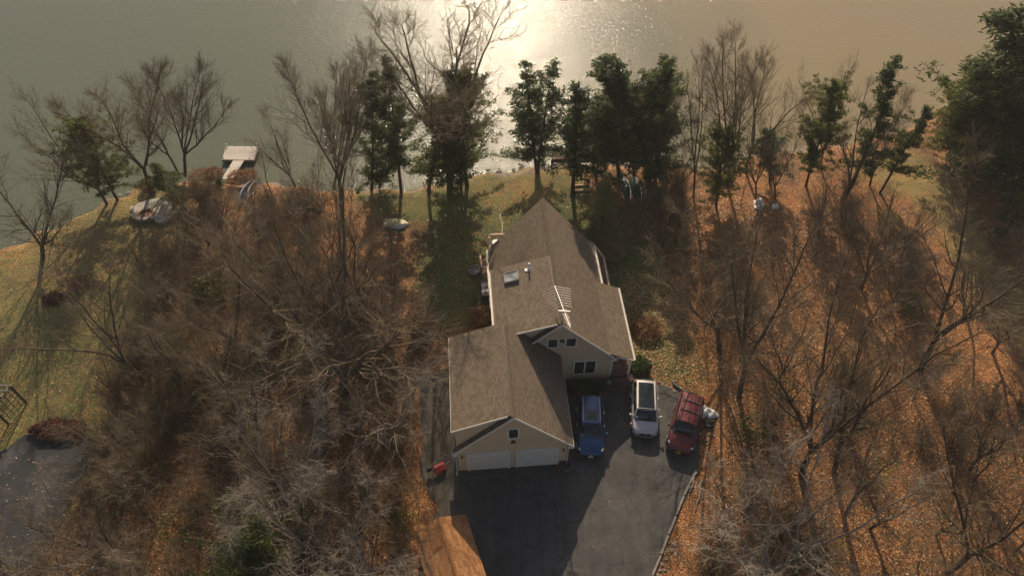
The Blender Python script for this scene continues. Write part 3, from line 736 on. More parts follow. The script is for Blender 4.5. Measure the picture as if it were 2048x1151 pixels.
        tl=MB(); tl.box((s*hw*.80,-yf+.10,.86),(.20,.16,.22),rz=s*.5); obj('tail_light',tl,M['tail'],root)
        mi=MB(); mi.lathe([(.02,-.09),(.085,-.06),(.095,.04),(.03,.09)],(s*(hw+.12),yb-.30,zb+.07),8,'X'); mi.bar((s*hw*.88,yb-.30,zb+.02),(s*(hw+.1),yb-.30,zb+.04),.05)
        obj('mirror',mi,M['paint_silver'] if S.get('lightmirror') else (M['dark'] if S.get('cross') else P),root,True)
        for y in(.48,.70):
            dh=MB(); dh.bar((s*(hw*1.0+.01),yf-y*L+.02,zb-.16),(s*(hw+.01),yf-y*L+.17,zb-.16),.035,.03); obj('door_handle',dh,M['alu'] if not S.get('cross') else P,root)
        for t in(S['w1'],S['w2']):
            wy=yf-t*L
            ar=MB(); ar.lathe([(.385,-.02),(.385,.012)],(s*(hw*.985),wy,.36),22,'X'); obj('wheel_arch',ar,M['rubber'],root)
            wh=MB(); wh.lathe([(.24,-.11),(.32,-.11),(.335,-.06),(.335,.06),(.32,.105),(.24,.11)],(s*(hw-.09),wy,.335),22,'X'); tyre=obj('wheel',wh,M['rubber'],root)
            rm=MB(); rm.lathe([(.235,-.01),(.235,.01),(.05,.014)],(s*(hw+.025),wy,.335),18,'X'); obj('rim',rm,M['alu'],tyre)
    gl=MB(); gl.box((0,yf-.02,.60),(W*.42,.05,.20)); gl.box((0,yf-.01,.36),(W*.55,.05,.10)); obj('grille',gl,M['dark'],root)
    em=MB(); em.lathe([(.05,-.006),(.05,.01)],(0,yf+.012,.66),12,'Y'); obj('badge',em,M['alu'],gl and root)
    pl=MB(); pl.box((0,yf+.035,.50 if not S.get('cross') else .47),(.32,.03,.15)); obj('licence_plate',pl,M[S['plate']],root)
    if S.get('blackbump'):
        bb=MB(); bb.tube([(-hw*.86,yf-.34,.40),(-hw*.74,yf-.10,.42),(-hw*.4,yf+.01,.43),(0,yf+.03,.43),(hw*.4,yf+.01,.43),(hw*.74,yf-.10,.42),(hw*.86,yf-.34,.40)],.11,8); obj('bumper',bb,M['plasticgrey'],root,True)
    st=MB(); q=[Vector(A),Vector(B),Vector(Cc),Vector(D)]
    st.patch(A,B,Cc,D,(0,.16,.03),2,2,*S['sticker'],.016); obj('windscreen_sticker',st,M['plate'],root)
    return root
suv=dict(tb=.24,tt=.40,rt=.86,rb=.965,zb=1.0,wt=.70,w1=.185,w2=.79,ht=[0,.006,.018,.04,.12,.24,.30,.90,.955,.985,1],hz=[.58,.66,.74,.80,.92,1.0,1.02,1.04,.98,.85,.70])
car('parked_car','dark blue SUV with sunroof parked in shadow beside the garage',  'paint_blue',G(1181,914,.4),G(1180,789,.7),1.82,1.64,dict(suv,sunroof=1,rails=1,plate='plate',sticker=(.84,.90,.08,.14)))
car('parked_car','silver compact SUV with black glass roof, parked in the middle','paint_silver',G(1289,872,.4),G(1289,763,.8),1.80,1.62,dict(suv,tb=.21,tt=.35,rt=.90,rb=.985,pano=1,rails=1,zb=1.02,wt=.72,plate='dark',lightmirror=1,blackbump=1,sticker=(.84,.93,.10,.30)))
car('parked_car','maroon SUV with black roof rack, parked beside the leaf covered bank','paint_red',G(1356,905,.4),G(1385,791,.8),1.84,1.70,dict(suv,tb=.25,tt=.38,rt=.90,rb=.98,rails=1,cross=1,zb=1.04,wt=.74,plate='plate_y',sticker=(.86,.92,.06,.12)))

# ------------------------------------------------------------------ things around the driveway
def poly_pts(px,z=0): return [G(x,y,z) for x,y in px]
# wheelbarrow
w=thing('wheelbarrow','red wheelbarrow tipped on the gravel left of the garage','wheelbarrow',G(876,935),R(35))
t_=MB(); t_.add([(-.42,-.30,.30),(.42,-.30,.30),(.42,.30,.30),(-.42,.30,.30),(-.30,-.16,.58),(.24,-.16,.58),(.24,.16,.58),(-.30,.16,.58),(-.40,-.28,.30),(.40,-.28,.30),(.40,.28,.30),(-.40,.28,.30),(-.28,-.14,.56),(.22,-.14,.56),(.22,.14,.56),(-.28,.14,.56)],
 [(0,1,5,4),(1,2,6,5),(2,3,7,6),(3,0,4,7),(4,5,6,7),(9,8,12,13),(10,9,13,14),(11,10,14,15),(8,11,15,12),(15,14,13,12),(0,8,9,1),(1,9,10,2),(2,10,11,3),(3,11,8,0)])
tr=obj('tray',t_,M['red'],w); tr.rotation_euler=(R(35),R(8),0)
for s in(-1,1):
    h=MB(); h.tube([(-.45,s*.12,.55),(.2,s*.22,.60),(.95,s*.30,.42)],.022,6); obj('handle',h,M['greywood'],w)
    h=MB(); h.tube([(.15,s*.2,.6),(.28,s*.22,.95),(.5,s*.22,.6)],.014,5); obj('leg',h,M['dark'],w)
wh=MB(); wh.lathe([(.10,-.05),(.19,-.05),(.20,0),(.19,.05),(.10,.05)],(-.62,0,.45),16,'Y'); obj('wheel',wh,M['rubber'],w)
# planter box and tote at the garage corner
p=thing('planter_box','long empty terracotta coloured planter box leaning by the garage corner','planter',G(1114,942),R(50))
b_=MB(); b_.box((0,0,.03),(.85,.20,.03)); 
for s in(-1,1): b_.box((0,s*.11,.12),(.89,.025,.22)); b_.box((s*.43,0,.12),(.025,.20,.22))
obj('trough',b_,M['terracotta'],p)
b2=MB(); b2.box((0,0,.10),(.80,.18,.08)); obj('soil',b2,M['darkwood'],p)
p=thing('storage_tote','grey open plastic tote standing beside the garage corner','tote',G(1131,935),R(20))
b_=MB(); b_.box((0,0,.03),(.50,.60,.03))
for s in(-1,1): b_.box((0,s*.32,.25),(.58,.03,.46)); b_.box((s*.27,0,.25),(.03,.60,.46))
b_.box((0,.34,.47),(.62,.04,.03)); b_.box((0,-.34,.47),(.62,.04,.03)); obj('tub',b_,M['plasticgrey'],p)
sh=thing('snow_shovel','red handled shovel leaning against the garage corner','shovel',G(1137,922),R(10))
b_=MB(); b_.tube([(0,0,.05),(0,.12,1.3)],.016,6); obj('handle',b_,M['red'],sh)
b_=MB(); b_.box((0,-.02,.16),(.34,.03,.34)); obj('blade',b_,M['plasticgrey'],sh)
mt=MB(); mt.box((0,0,0),(2.2,.07,.02)); o=obj('threshold_strip',mt,M['plasticgrey'],None,loc=H(2.0,-.55,.05)); o.rotation_euler=(0,0,AZ); tag(o,'thin dark rubber strip on the asphalt before the left garage door','rubber strip')
o=o.copy(); C.objects.link(o); o.location=H(5.1,-.55,.05); tag(o,'thin dark rubber strip on the asphalt before the right garage door','rubber strip')
# potted plants by the porch step
def pot(px,label,plant,sc=1.0):
    t=thing('flower_pot',label,'flower pot',G(*px)+Vector((0,0,.03)),0,'pots around the porch step'); t.scale=(sc,)*3
    a=MB(); a.lathe([(.12,0),(.17,.26),(.19,.27),(.19,.31),(.15,.30)],(0,0,0),14); obj('pot',a,M['white_plastic' if 'white' in label else 'terracotta'],t)
    V_=[];F_=[]; rg=np.random.RandomState(px[0])
    for i in range(140):
        c=rg.normal(size=3); c=c/np.linalg.norm(c)*rg.uniform(.1,.24); c[2]=abs(c[2])*.8+.32
        u=rg.normal(size=3); u/=np.linalg.norm(u); v=np.cross(u,rg.normal(size=3)); v/=np.linalg.norm(v); s=.035
        k=len(V_); V_+= [c-u*s,c+v*s*.7,c+u*s,c-v*s*.7]; F_.append((k,k+1,k+2,k+3))
    raw('flowers',V_,F_,M[plant],t)
pot((1218,768),'white pot with dark plant at the left end of the porch step','green'); pot((1260,760),'white pot with pink flowers at the right end of the porch step','pink',1.1)
pot((1230,785),'brown pot with withered red plant in front of the porch step, left of its twin','redleaf'); pot((1252,783),'brown pot with withered red plant in front of the porch step, right of its twin','redleaf')
# hose lying from bed to silver car
hp=[G(x,y,.06) for x,y in((1206,776),(1212,785),(1220,795),(1225,808),(1233,822),(1243,838),(1256,853))]
hm=MB(); hm.tube(hp,.022,6); tag(obj('garden_hose',hm,M['hose']),'orange red hose snaking over the dark asphalt between the cars','hose')
hp=[G(x,y,.05) for x,y in((1003,470),(1005,455),(1004,445),(1000,436),(1001,428))]
hm=MB(); hm.tube(hp,.028,6); tag(obj('garden_hose',hm,M['pale_hose']),'pale green hose on the grass behind the house','hose')
# timber edging down the east side of the driveway
for i,(a,b_) in enumerate((((1391,941),(1368,990)),((1367,992),(1352,1030)),((1351,1033),(1337,1068)),((1336,1071),(1322,1108)),((1321,1111),(1304,1151)),((1303,1155),(1284,1200)))):
    m=MB(); pa,pb=G(*a),G(*b_); c=(pa+pb)/2; m.bar(pa-c+Vector((0,0,.07)),pb-c+Vector((0,0,.07)),.13,.13)
    q=obj('edging_timber',m,M['greywood'],None,loc=c); tag(q,['topmost','second from top','third from top','fourth from top','fifth from top','lowest'][i]+' weathered timber edging the right side of the driveway','edging timber','timbers edging the driveway')
def rock(loc,s,seed,label,group,cat='stone',name='stone',mat='rock'):
    rg=random.Random(seed); mb=MB(); n=8; vs=[];fs=[]
    pr=[(.55,0),(.95,.25),(.9,.55),(.5,.8)]
    for k,(r_,z) in enumerate(pr):
        for j in range(n):
            t=2*math.pi*j/n; q=r_*rg.uniform(.75,1.15); vs.append((math.cos(t)*q*s,math.sin(t)*q*s*.75,z*s*rg.uniform(.6,.8)))
    for k in range(3):
        for j in range(n): fs.append((k*n+j,k*n+(j+1)%n,(k+1)*n+(j+1)%n,(k+1)*n+j))
    fs.append(tuple(3*n+j for j in range(n))); fs.append(tuple(range(n))[::-1]); mb.add(vs,fs)
    o=obj(name,mb,M[mat],None,loc=loc); o.rotation_euler=(0,0,rg.uniform(0,6)); tag(o,label,cat,group); return o
protos=[rock((0,0,0),1.0,i,'pale stone in the row edging the top of the driveway','stones edging the driveway') for i in range(5)]
used=[False]*5
def put_rock(loc,s,label,group):
    k=random.randrange(5)
    if not used[k]: o=protos[k]; used[k]=True
    else: o=protos[k].copy(); C.objects.link(o)
    o.location=loc; o.scale=(s*random.uniform(.8,1.3),s,s*.9); o.rotation_euler=(0,0,random.uniform(0,6)); tag(o,label,'stone',group)
edge=[(1270,754),(1300,757),(1318,763),(1340,776),(1360,788),(1378,797)]
for (a,b_) in zip(edge[:-1],edge[1:]):
    pa,pb=G(*a),G(*b_); n=max(2,int((pb-pa).length/.27))
    for i in range(n): put_rock(pa.lerp(pb,i/n)+Vector((random.uniform(-.06,.06),random.uniform(-.05,.05),.0)),random.uniform(.12,.18),'pale stone in the row edging the top of the driveway','stones edging the driveway')
for (x,y) in ((1320,1128),(1328,1118),(1338,1100),(1316,1140),(1334,1085),(1326,1140),(1345,1088),(1312,1150)): put_rock(G(x+4,y),random.uniform(.10,.17),'small round stone heaped behind the lower driveway timber','stones behind the driveway timber')
for (x,y,s) in ((1420,868,.2),(1412,880,.14),(1428,872,.12)): put_rock(G(x,y),s,'small stone on the leaves below the lone wheel','stones by the lone wheel')
m=MB(); m.tube(poly_pts(((1346,766),(1356,774),(1370,783),(1388,787)),.09),.09,10); tag(obj('drain_pipe',m,M['plasticgrey']),'black curved drain pipe lying on the leaves above the driveway','pipe')
# wheel and tarp
wt_=thing('car_wheel','loose car wheel with pale alloy rim lying on the leaves','wheel',G(1417,848)+Vector((0,0,.02)),0)
a=MB(); a.lathe([(.20,.02),(.30,.0),(.335,.06),(.335,.17),(.30,.22),(.215,.20)],(0,0,0),24); obj('tyre',a,M['rubber'],wt_)
a=MB(); a.lathe([(.225,.14),(.225,.195),(.21,.20),(.205,.17)],(0,0,0),24); a.lathe([(.055,.1),(.055,.2)],(0,0,0),10)
for i in range(6):
    t=i*math.pi/3; a.bar((math.cos(t)*.04,math.sin(t)*.04,.185),(math.cos(t)*.215,math.sin(t)*.215,.185),.055,.03)
obj('rim',a,M['alu'],wt_)
def cloth(name,px,mat,label,cat,h=.25,seed=1):
    P=poly_w(px); x0,y0=P.min(0);x1,y1=P.max(0); nx_=34; ny_=30; rg=np.random.RandomState(seed)
    xs=np.linspace(x0,x1,nx_);ys=np.linspace(y0,y1,ny_);XX,YY=np.meshgrid(xs,ys)
    ph=rg.uniform(0,6,6)
    ZZ=.03+h*(.5+.28*np.abs(np.sin(XX*5+YY*3+ph[0]))+.2*np.sin(YY*7-XX*4+ph[1])+.12*np.sin(XX*14+ph[2])*np.cos(YY*11))
    d=dist_line(np.vstack([P,P[:1]]),XX,YY); ZZ=ZZ*np.clip(d/.22,.08,1)+.03
    I=inside(P,XX,YY); ix=np.arange(XX.size).reshape(XX.shape); F_=[]
    for j in range(ny_-1):
        for i in range(nx_-1):
            if I[j,i] and I[j+1,i+1] and I[j,i+1] and I[j+1,i]: F_.append((ix[j,i],ix[j,i+1],ix[j+1,i+1],ix[j+1,i]))
    o=raw(name,np.stack([XX,YY,ZZ],-1).reshape(-1,3),F_,M[mat],smooth=True); tag(o,label,cat); return o
cloth('tarp',[(1396,812),(1408,810),(1424,818),(1436,824),(1437,835),(1420,838),(1412,834),(1404,838),(1396,828)],'tarp','crumpled white tarp on the leaves beside the maroon SUV','tarp')
cloth('white_sheet',[(1506,402),(1520,396),(1530,410),(1524,424),(1508,418)],'tarp','crumpled pale sheet under the dark multi stemmed trees','sheet',.4,4)
cloth('white_sheet',[(1543,410),(1556,408),(1558,418),(1544,419)],'tarp','small square pale sheet on the leaves, right of the crumpled one','sheet',.2,5)

# ------------------------------------------------------------------ shore: dock, boats, patio
dock=thing('floating_dock','grey floating dock with a gangway from the reedy shore','dock',G(480,308,WATER_Z),R(1))
c0=G(480,308,-.3); L0=Vector((c0.x,c0.y,WATER_Z))
rot=Matrix.Rotation(-R(1),3,'Z')
def dl(px,py,z): return rot@(G(px,py,z)-Vector((dock.location.x,dock.location.y,dock.location.z)))
q=[dl(444,319,-.3),dl(507,320,-.3),dl(517,293,-.3),dl(452,292,-.3)]
m=MB(); m.add([v for v in q]+[v-Vector((0,0,.10)) for v in q],[(0,1,2,3),(7,6,5,4),(0,4,5,1),(1,5,6,2),(2,6,7,3),(3,7,4,0)]); obj('deck',m,M['dock'],dock)
m=MB(); 
for k in range(4):
    a,b_=q[k],q[(k+1)%4]; m.bar(a-Vector((0,0,.17)),b_-Vector((0,0,.17)),.08,.2)
obj('frame',m,M['greywood'],dock)
m=MB(); g0=[dl(466,321,-.27),dl(488,321,-.27),dl(464,358,.02),dl(443,358,.02)]; m.add(g0+[v-Vector((0,0,.09)) for v in g0],[(0,3,2,1),(4,5,6,7),(0,1,5,4),(1,2,6,5),(2,3,7,6),(3,0,4,7)]); obj('gangway',m,M['dock'],dock)
for px,py in((447,318),(499,318),(460,337),(478,337)):
    m=MB(); p_=dl(px,py,-.3); m.tube([p_,p_+Vector((0,0,.22))],.035,6); obj('cleat',m,M['dark'],dock)
for px,py in((454,293),(515,293)):
    m=MB(); p_=dl(px,py,-.3); m.tube([p_+Vector((0,0,-.6)),p_+Vector((0,0,.35))],.05,8); obj('piling',m,M['white_plastic'],dock)
def hull(name,label,cat,pos,L,W_,D,rz,mat,tilt=0,flip=False,roll=0,lean=0,square=0.0):
    n=14;k=9;vs=[];fs=[]
    for i in range(n+1):
        t=i/n; s=2*t-1; w=(1-abs(s)**2.6)
        if square and s<0: w=max(w,square*(1-.2*abs(s)))
        w=max(w,.02)*W_/2; dep=D*(.55+.45*(1-abs(s)**3)); sheer=.12*D*s*s
        for j in range(k):
            a=math.pi*j/(k-1); vs.append((math.cos(a)*w,s*L/2,-math.sin(a)**.7*dep+sheer+D))
    for i in range(n):
        for j in range(k-1): fs.append((i*k+j,i*k+j+1,(i+1)*k+j+1,(i+1)*k+j))
    fs.append(tuple(range(k))); fs.append(tuple(n*k+j for j in range(k))[::-1])
    root=thing(name,label,cat,pos,rz)
    m=MB(); m.add(vs,fs); h=obj('hull',m,M[mat],root,True)
    md=h.modifiers.new('thick','SOLIDIFY'); md.thickness=.02
    r_=MB(); r_.tube([vs[i*k] for i in range(n+1)],.03,5); r_.tube([vs[i*k+k-1] for i in range(n+1)],.03,5); obj('gunwale',r_,M['white_plastic'],h)
    if flip: h.rotation_euler=(0,math.pi,0); h.location=(0,0,D*1.05)
    else: h.rotation_euler=(lean,roll,0)
    return root,h
rb,h=hull('rowboat','upturned cream rowboat with a mossy bottom on the lawn','rowboat',G(793,449),2.15,.98,.30,R(-91),'white_plastic',flip=True,square=.85)
m=MB(); m.prism([(-.38,-.95),(.38,-.95),(.38,.3),(.16,.82),(-.16,.82),(-.38,.3)],.325,.34); obj('moss',m,mottled('boat_moss',(.60,.52,.22),(.78,.70,.42),3,.9,.2),rb)
kb,h=hull('kayak','blue and white kayak standing on edge near the gangway','kayak',G(488,388)+Vector((0,0,.3)),2.9,.75,.35,R(-12),'blue_hull',roll=R(70))
kb,h=hull('kayak','tan kayak standing on edge beside the blue one','kayak',G(501,384)+Vector((0,0,.3)),2.0,.6,.3,R(-8),'yellow_hull',roll=R(70))
hull('canoe','dark green canoe stored under the evergreens by the lake','canoe',G(1266,376)+Vector((0,0,.35)),3.6,.95,.42,R(6),'green_hull',roll=R(150))
hull('canoe','dull olive canoe stored beside the dark green canoe','canoe',G(1245,373)+Vector((0,0,.35)),3.4,.85,.40,R(8),'green_hull',roll=R(150))
# stone patio with fire pit
pt=thing('stone_patio','pale stone patio with curved rim and fire pit on the lakeside lawn','patio',G(300,430),0)
ol=[(268,418),(266,430),(270,439),(280,444),(293,444),(305,441),(315,440),(318,449),(332,449),(345,440),(345,410),(330,398),(300,404),(280,410)]
O2=Vector((pt.location.x,pt.location.y,0))
m=MB(); m.prism([(p.x-O2.x,p.y-O2.y) for p in poly_pts(ol)],0,.28); obj('paving',m,M['stone'],pt)
for a,b_ in zip(ol[:8],ol[1:9]):
    pa,pb=G(*a)-O2,G(*b_)-O2; n=max(1,int((pb-pa).length/.4))
    m=MB()
    for i in range(n): m.bar(pa.lerp(pb,(i+.04)/n)+Vector((0,0,.36)),pa.lerp(pb,(i+.96)/n)+Vector((0,0,.36)),.28,.16)
    obj('rim_stones',m,M['stone'],pt)
m=MB(); cc=G(295,435)-O2; m.lathe([(.75,.28),(.75,.42),(.58,.42),(.58,.30)],(cc.x,cc.y,0),18); obj('fire_pit',m,M['terracotta'],pt)
# far wooden dock under the evergreens
fd=thing('shore_deck','dark wooden deck over the water behind the evergreens','deck',G(1145,322,WATER_Z),R(0)); fo=Vector(fd.location)
q=[G(x,y,.35)-fo for x,y in((1104,318),(1190,318),(1186,302),(1106,302))]
m=MB(); m.add(q+[v-Vector((0,0,.1)) for v in q],[(0,1,2,3),(7,6,5,4),(0,4,5,1),(1,5,6,2),(2,6,7,3),(3,7,4,0)]); obj('deck',m,M['redwood'],fd)
m=MB(); m.bar(q[0]-Vector((0,0,.25)),q[1]-Vector((0,0,.25)),.08,.3); obj('beam',m,M['darkwood'],fd)
for v in q:
    m=MB(); m.tube([v-Vector((0,0,1.9)),v-Vector((0,0,.1))],.09,8); obj('post',m,M['darkwood'],fd)
# small timber bed with red leaves near the tall cedar
m=MB(); fr=poly_pts(((1148,382),(1180,380),(1177,370),(1150,371)),.08); c=sum(fr,Vector())/4
for a,b_ in zip(fr,fr[1:]+fr[:1]): m.bar(a-c,b_-c,.10,.14)
tag(obj('leaf_bed',m,M['rail'],None,loc=c),'low timber frame round a bed of red leaves by the lake','garden bed')

# ------------------------------------------------------------------ pergola at the left edge
pg=thing('pergola','dark timber pergola with a lattice side at the left edge','pergola',G(17,848),0); po=Vector(pg.location)
RB=G(53,806)-po; RF=Vector((0,0,0)); hgt=2.15; back=(RB-RF)
lx=Vector((-3.4,.05,0))
for a in(RB,RF,RB+lx,RF+lx): m=MB(); m.bar(a,a+Vector((0,0,hgt)),.12); obj('post',m,M['darkwood'],pg)
m=MB()
for i in range(6):
    a=RF.lerp(RB,i/5); m.bar(a+Vector((0,0,.15)),a+Vector((0,0,hgt-.1)),.035)
for k in range(5):
    z=.25+k*.42; m.bar(RF+Vector((0,0,z)),RB+Vector((0,0,z)),.035)
obj('lattice',m,M['darkwood'],pg)
for a,b_ in((RF,RB),(RF+lx,RB+lx)): m=MB(); m.bar(a+Vector((0,0,hgt)),b_+Vector((0,0,hgt)),.07,.14); obj('beam',m,M['greywood'],pg)
for i in range(5):
    a=RF.lerp(RB,i/4)+Vector((.2,0,hgt+.1)); m=MB(); m.bar(a,a+lx+Vector((-.4,0,0)),.05,.09); obj('rafter',m,M['greywood'],pg)

# ------------------------------------------------------------------ trees
def tubes_mesh(name,segs,mat,parent=None,sides=3,smooth=True):
    """segs: rows x0 y0 z0 x1 y1 z1 r0 r1"""
    S=np.asarray(segs,dtype=np.float64); a,b_=S[:,0:3],S[:,3:6]; d=b_-a; L=np.linalg.norm(d,axis=1,keepdims=True)+1e-9; d=d/L
    up=np.where(np.abs(d[:,2:3])>.9,np.array([[1.,0,0]]),np.array([[0,0,1.]])); x=np.cross(d,up); x/=np.linalg.norm(x,axis=1,keepdims=True)+1e-9; y=np.cross(d,x)
    n=len(S); V_=np.zeros((n,2,sides,3))
    for j in range(sides):
        t=2*math.pi*j/sides; o=x*math.cos(t)+y*math.sin(t)
        V_[:,0,j]=a+o*S[:,6:7]; V_[:,1,j]=b_+o*S[:,7:8]
    base=(np.arange(n)*2*sides)[:,None]; F_=[]
    for j in range(sides): F_.append(np.concatenate([base+j,base+(j+1)%sides,base+sides+(j+1)%sides,base+sides+j],1))
    return raw(name,V_.reshape(-1,3),np.stack(F_,1).reshape(-1,4),mat,parent,smooth)
def unit(v): return v/(np.linalg.norm(v)+1e-9)
def stem(rg,p,d,L,r0,r1,n,wander,up,out):
    """a wandering limb; returns node list"""
    nodes=[(p.copy(),d.copy(),r0)]; st=L/n
    for i in range(n):
        d=unit(d+rg.normal(size=3)*wander+np.array([0,0,up])); q=p+d*st
        ra=r0+(r1-r0)*i/n; rb=r0+(r1-r0)*(i+1)/n; out.append((*p,*q,ra,rb)); p=q; nodes.append((p.copy(),d.copy(),rb))
    return nodes
def side_dir(rg,d,ang):
    u=unit(np.cross(d,rg.normal(size=3))); return unit(d*math.cos(ang)+u*math.sin(ang))
def bare_tree(seed,Ht=10.0,start=2,forks=3,spread=.45,low=.22,dens=1.0,twl=.8,trunk_r=.15,curl=.10,up2=.10):
    rg=np.random.RandomState(seed); T=[];B=[]
    tr=stem(rg,np.zeros(3)-np.array([0,0,.3]),unit(np.array([rg.normal()*.06,rg.normal()*.06,1])),Ht*low+.3,trunk_r,trunk_r*.85,4,.05,.05,T)
    p,d,r=tr[-1]; a0=rg.uniform(0,6.28); limbs=[]
    for k in range(forks):
        a=a0+6.283*k/forks+rg.normal()*.3; tilt=spread*rg.uniform(.45,1.15) if forks>1 else .05
        dd=unit(np.array([math.cos(a)*math.sin(tilt),math.sin(a)*math.sin(tilt),math.cos(tilt)])); L=Ht*(1-low)*rg.uniform(.82,1.05)
        limbs.append((stem(rg,p.copy(),dd,L,r*rg.uniform(.62,.8),.022,11,.075,.035,T),L))
    for nodes,L in limbs:
        m=len(nodes)
        for i in range(start,m):
            p,d,r=nodes[i]; f=i/(m-1)
            for _ in range(2 if f<.9 else 3):
                if rg.rand()>.62*dens: continue
                bl=L*(.44*(1-f)+.13)*rg.uniform(.6,1.2)
                bn=stem(rg,p+0,side_dir(rg,d,rg.uniform(.5,.95)),bl,max(.012,r*.5),.008,7,curl,up2*.6,T if r>.05 else B)
                for j in range(1,len(bn)):
                    p2,d2,r2=bn[j]
                    for _2 in range(2):
                        if rg.rand()>.78*dens: continue
                        cl=min(bl*.55,1.7)*rg.uniform(.4,1.0)*twl+.2
                        cn=stem(rg,p2+0,side_dir(rg,d2,rg.uniform(.4,.9)),cl,max(.0065,r2*.6),.0045,4,curl*1.3,up2*.7,B)
                        for q in range(1,len(cn)):
                            p3,d3,r3=cn[q]
                            for _3 in range(2):
                                if rg.rand()<.55*dens: stem(rg,p3+0,side_dir(rg,d3,rg.uniform(.35,.8)),rg.uniform(.25,.6)*twl,.005,.0034,2,curl,up2,B)
    return T,B
def leaf_cards(rg,centres,size,n_each,spread,flat=.55,long=2.0):
    c=np.repeat(np.asarray(centres),n_each,axis=0); n=len(c)
    c=c+rg.normal(size=(n,3))*spread*np.array([1,1,flat])
    u=rg.normal(size=(n,3)); u[:,2]*=.6; u/=np.linalg.norm(u,axis=1,keepdims=True); w=rg.normal(size=(n,3)); v=np.cross(u,w); v/=np.linalg.norm(v,axis=1,keepdims=True)
    s=size*rg.uniform(.6,1.35,size=(n,1)); u=u*s*long/2; v=v*s/2
    V_=np.stack([c-u,c+v,c+u*1.15,c-v],1).reshape(-1,3); F_=np.arange(n*4).reshape(-1,4); return V_,F_
def evergreen(seed,Ht=10.0,rad=1.9,low=.18,shape='cedar',gap=.25,nb=95,size=.135,ntop=1):
    rg=np.random.RandomState(seed); T=[]; Cn=[]
    for q in range(ntop):
        hh=Ht*(1-.13*q*rg.uniform(.3,1)); dx=np.array([rg.normal()*.12,rg.normal()*.12,1]) if ntop==1 else np.array([(q-.5*(ntop-1))*.22,rg.normal()*.06,1])
        tr=stem(rg,np.array([0,0,-.3]),unit(dx),hh+.3,.17,.02,14,.022,.02,T)
        P_=np.array([t[0] for t in tr])
        for i in range(nb//ntop):
            f=low+(1-low)*(i+rg.rand())/(nb//ntop); k=f*(len(P_)-1); a=int(min(k,len(P_)-2)); base=P_[a]+(P_[a+1]-P_[a])*(k-a)
            if shape=='cedar': R_=rad*((1-f)**.85*1.12+.05)*(.6+.4*min(1,(f-low)/.15+.2))
            elif shape=='round': g_=(f-low)/(1-low); R_=rad*max(.1,math.sin(math.pi*min(1,.12+g_*.9)))**.6
            else: R_=rad*(1-f)*1.15+.12
            R_*=rg.uniform(.35,1.25)
            if rg.rand()<gap*(1-f*.5): R_*=.3
            t=rg.uniform(0,6.283); el=-.06+.5*f+rg.normal()*.16
            d=np.array([math.cos(t)*math.cos(el),math.sin(t)*math.cos(el),math.sin(el)])
            bn=stem(rg,base,d,R_,.028*(1-f)+.012,.006,5,.10,.05,T)
            for j in range(1,len(bn)):
                p2,d2,_=bn[j]; wgt=2 if j>=2 else 1
                if R_<.5:
                    if j>=4: Cn.append(p2)
                    continue
                for _q in range(wgt+(1 if R_>1.2 else 0)):
                    sd_=side_dir(rg,d2,rg.uniform(.4,1.1)); e=p2+sd_*rg.uniform(.1,.42)*min(1,R_/1.5); Cn.append(e)
                    if rg.rand()<.35: T.append((*p2,*e,.008,.005))
        for z in range(2): Cn.append(P_[-1]-np.array([0,0,.2*z-.05]))
    V_,F_=leaf_cards(rg,Cn,size*.52,17,.15,.34,3.4)
    return T,V_,F_
def make_bare(name,seed,tm,cm,**k):
    T,B=bare_tree(seed,**k); root=thing(name,'x','tree')
    tubes_mesh('trunk',T,M[tm],root,6); tubes_mesh('crown',B,M[cm],root,3); return root
def make_ever(name,seed,fm,**k):
    T,V_,F_=evergreen(seed,**k); root=thing(name,'x','tree'); tubes_mesh('trunk',T,M['cedar_trunk'],root,5); raw('crown',V_,F_,M[fm],root); return root
def copy_tree(o):
    c=o.copy(); C.objects.link(c)
    for ch in o.children:
        d=ch.copy(); C.objects.link(d); d.parent=c
    return c
class Kind:
    def __init__(s,protos): s.p=protos; s.used=[False]*len(protos)
    def get(s,i):
        i%=len(s.p)
        if not s.used[i]: s.used[i]=True; return s.p[i]
        return copy_tree(s.p[i])
    def drop_unused(s):
        for o,u in zip(s.p,s.used):
            if not u:
                for ch in list(o.children): bpy.data.objects.remove(ch)
                bpy.data.objects.remove(o)
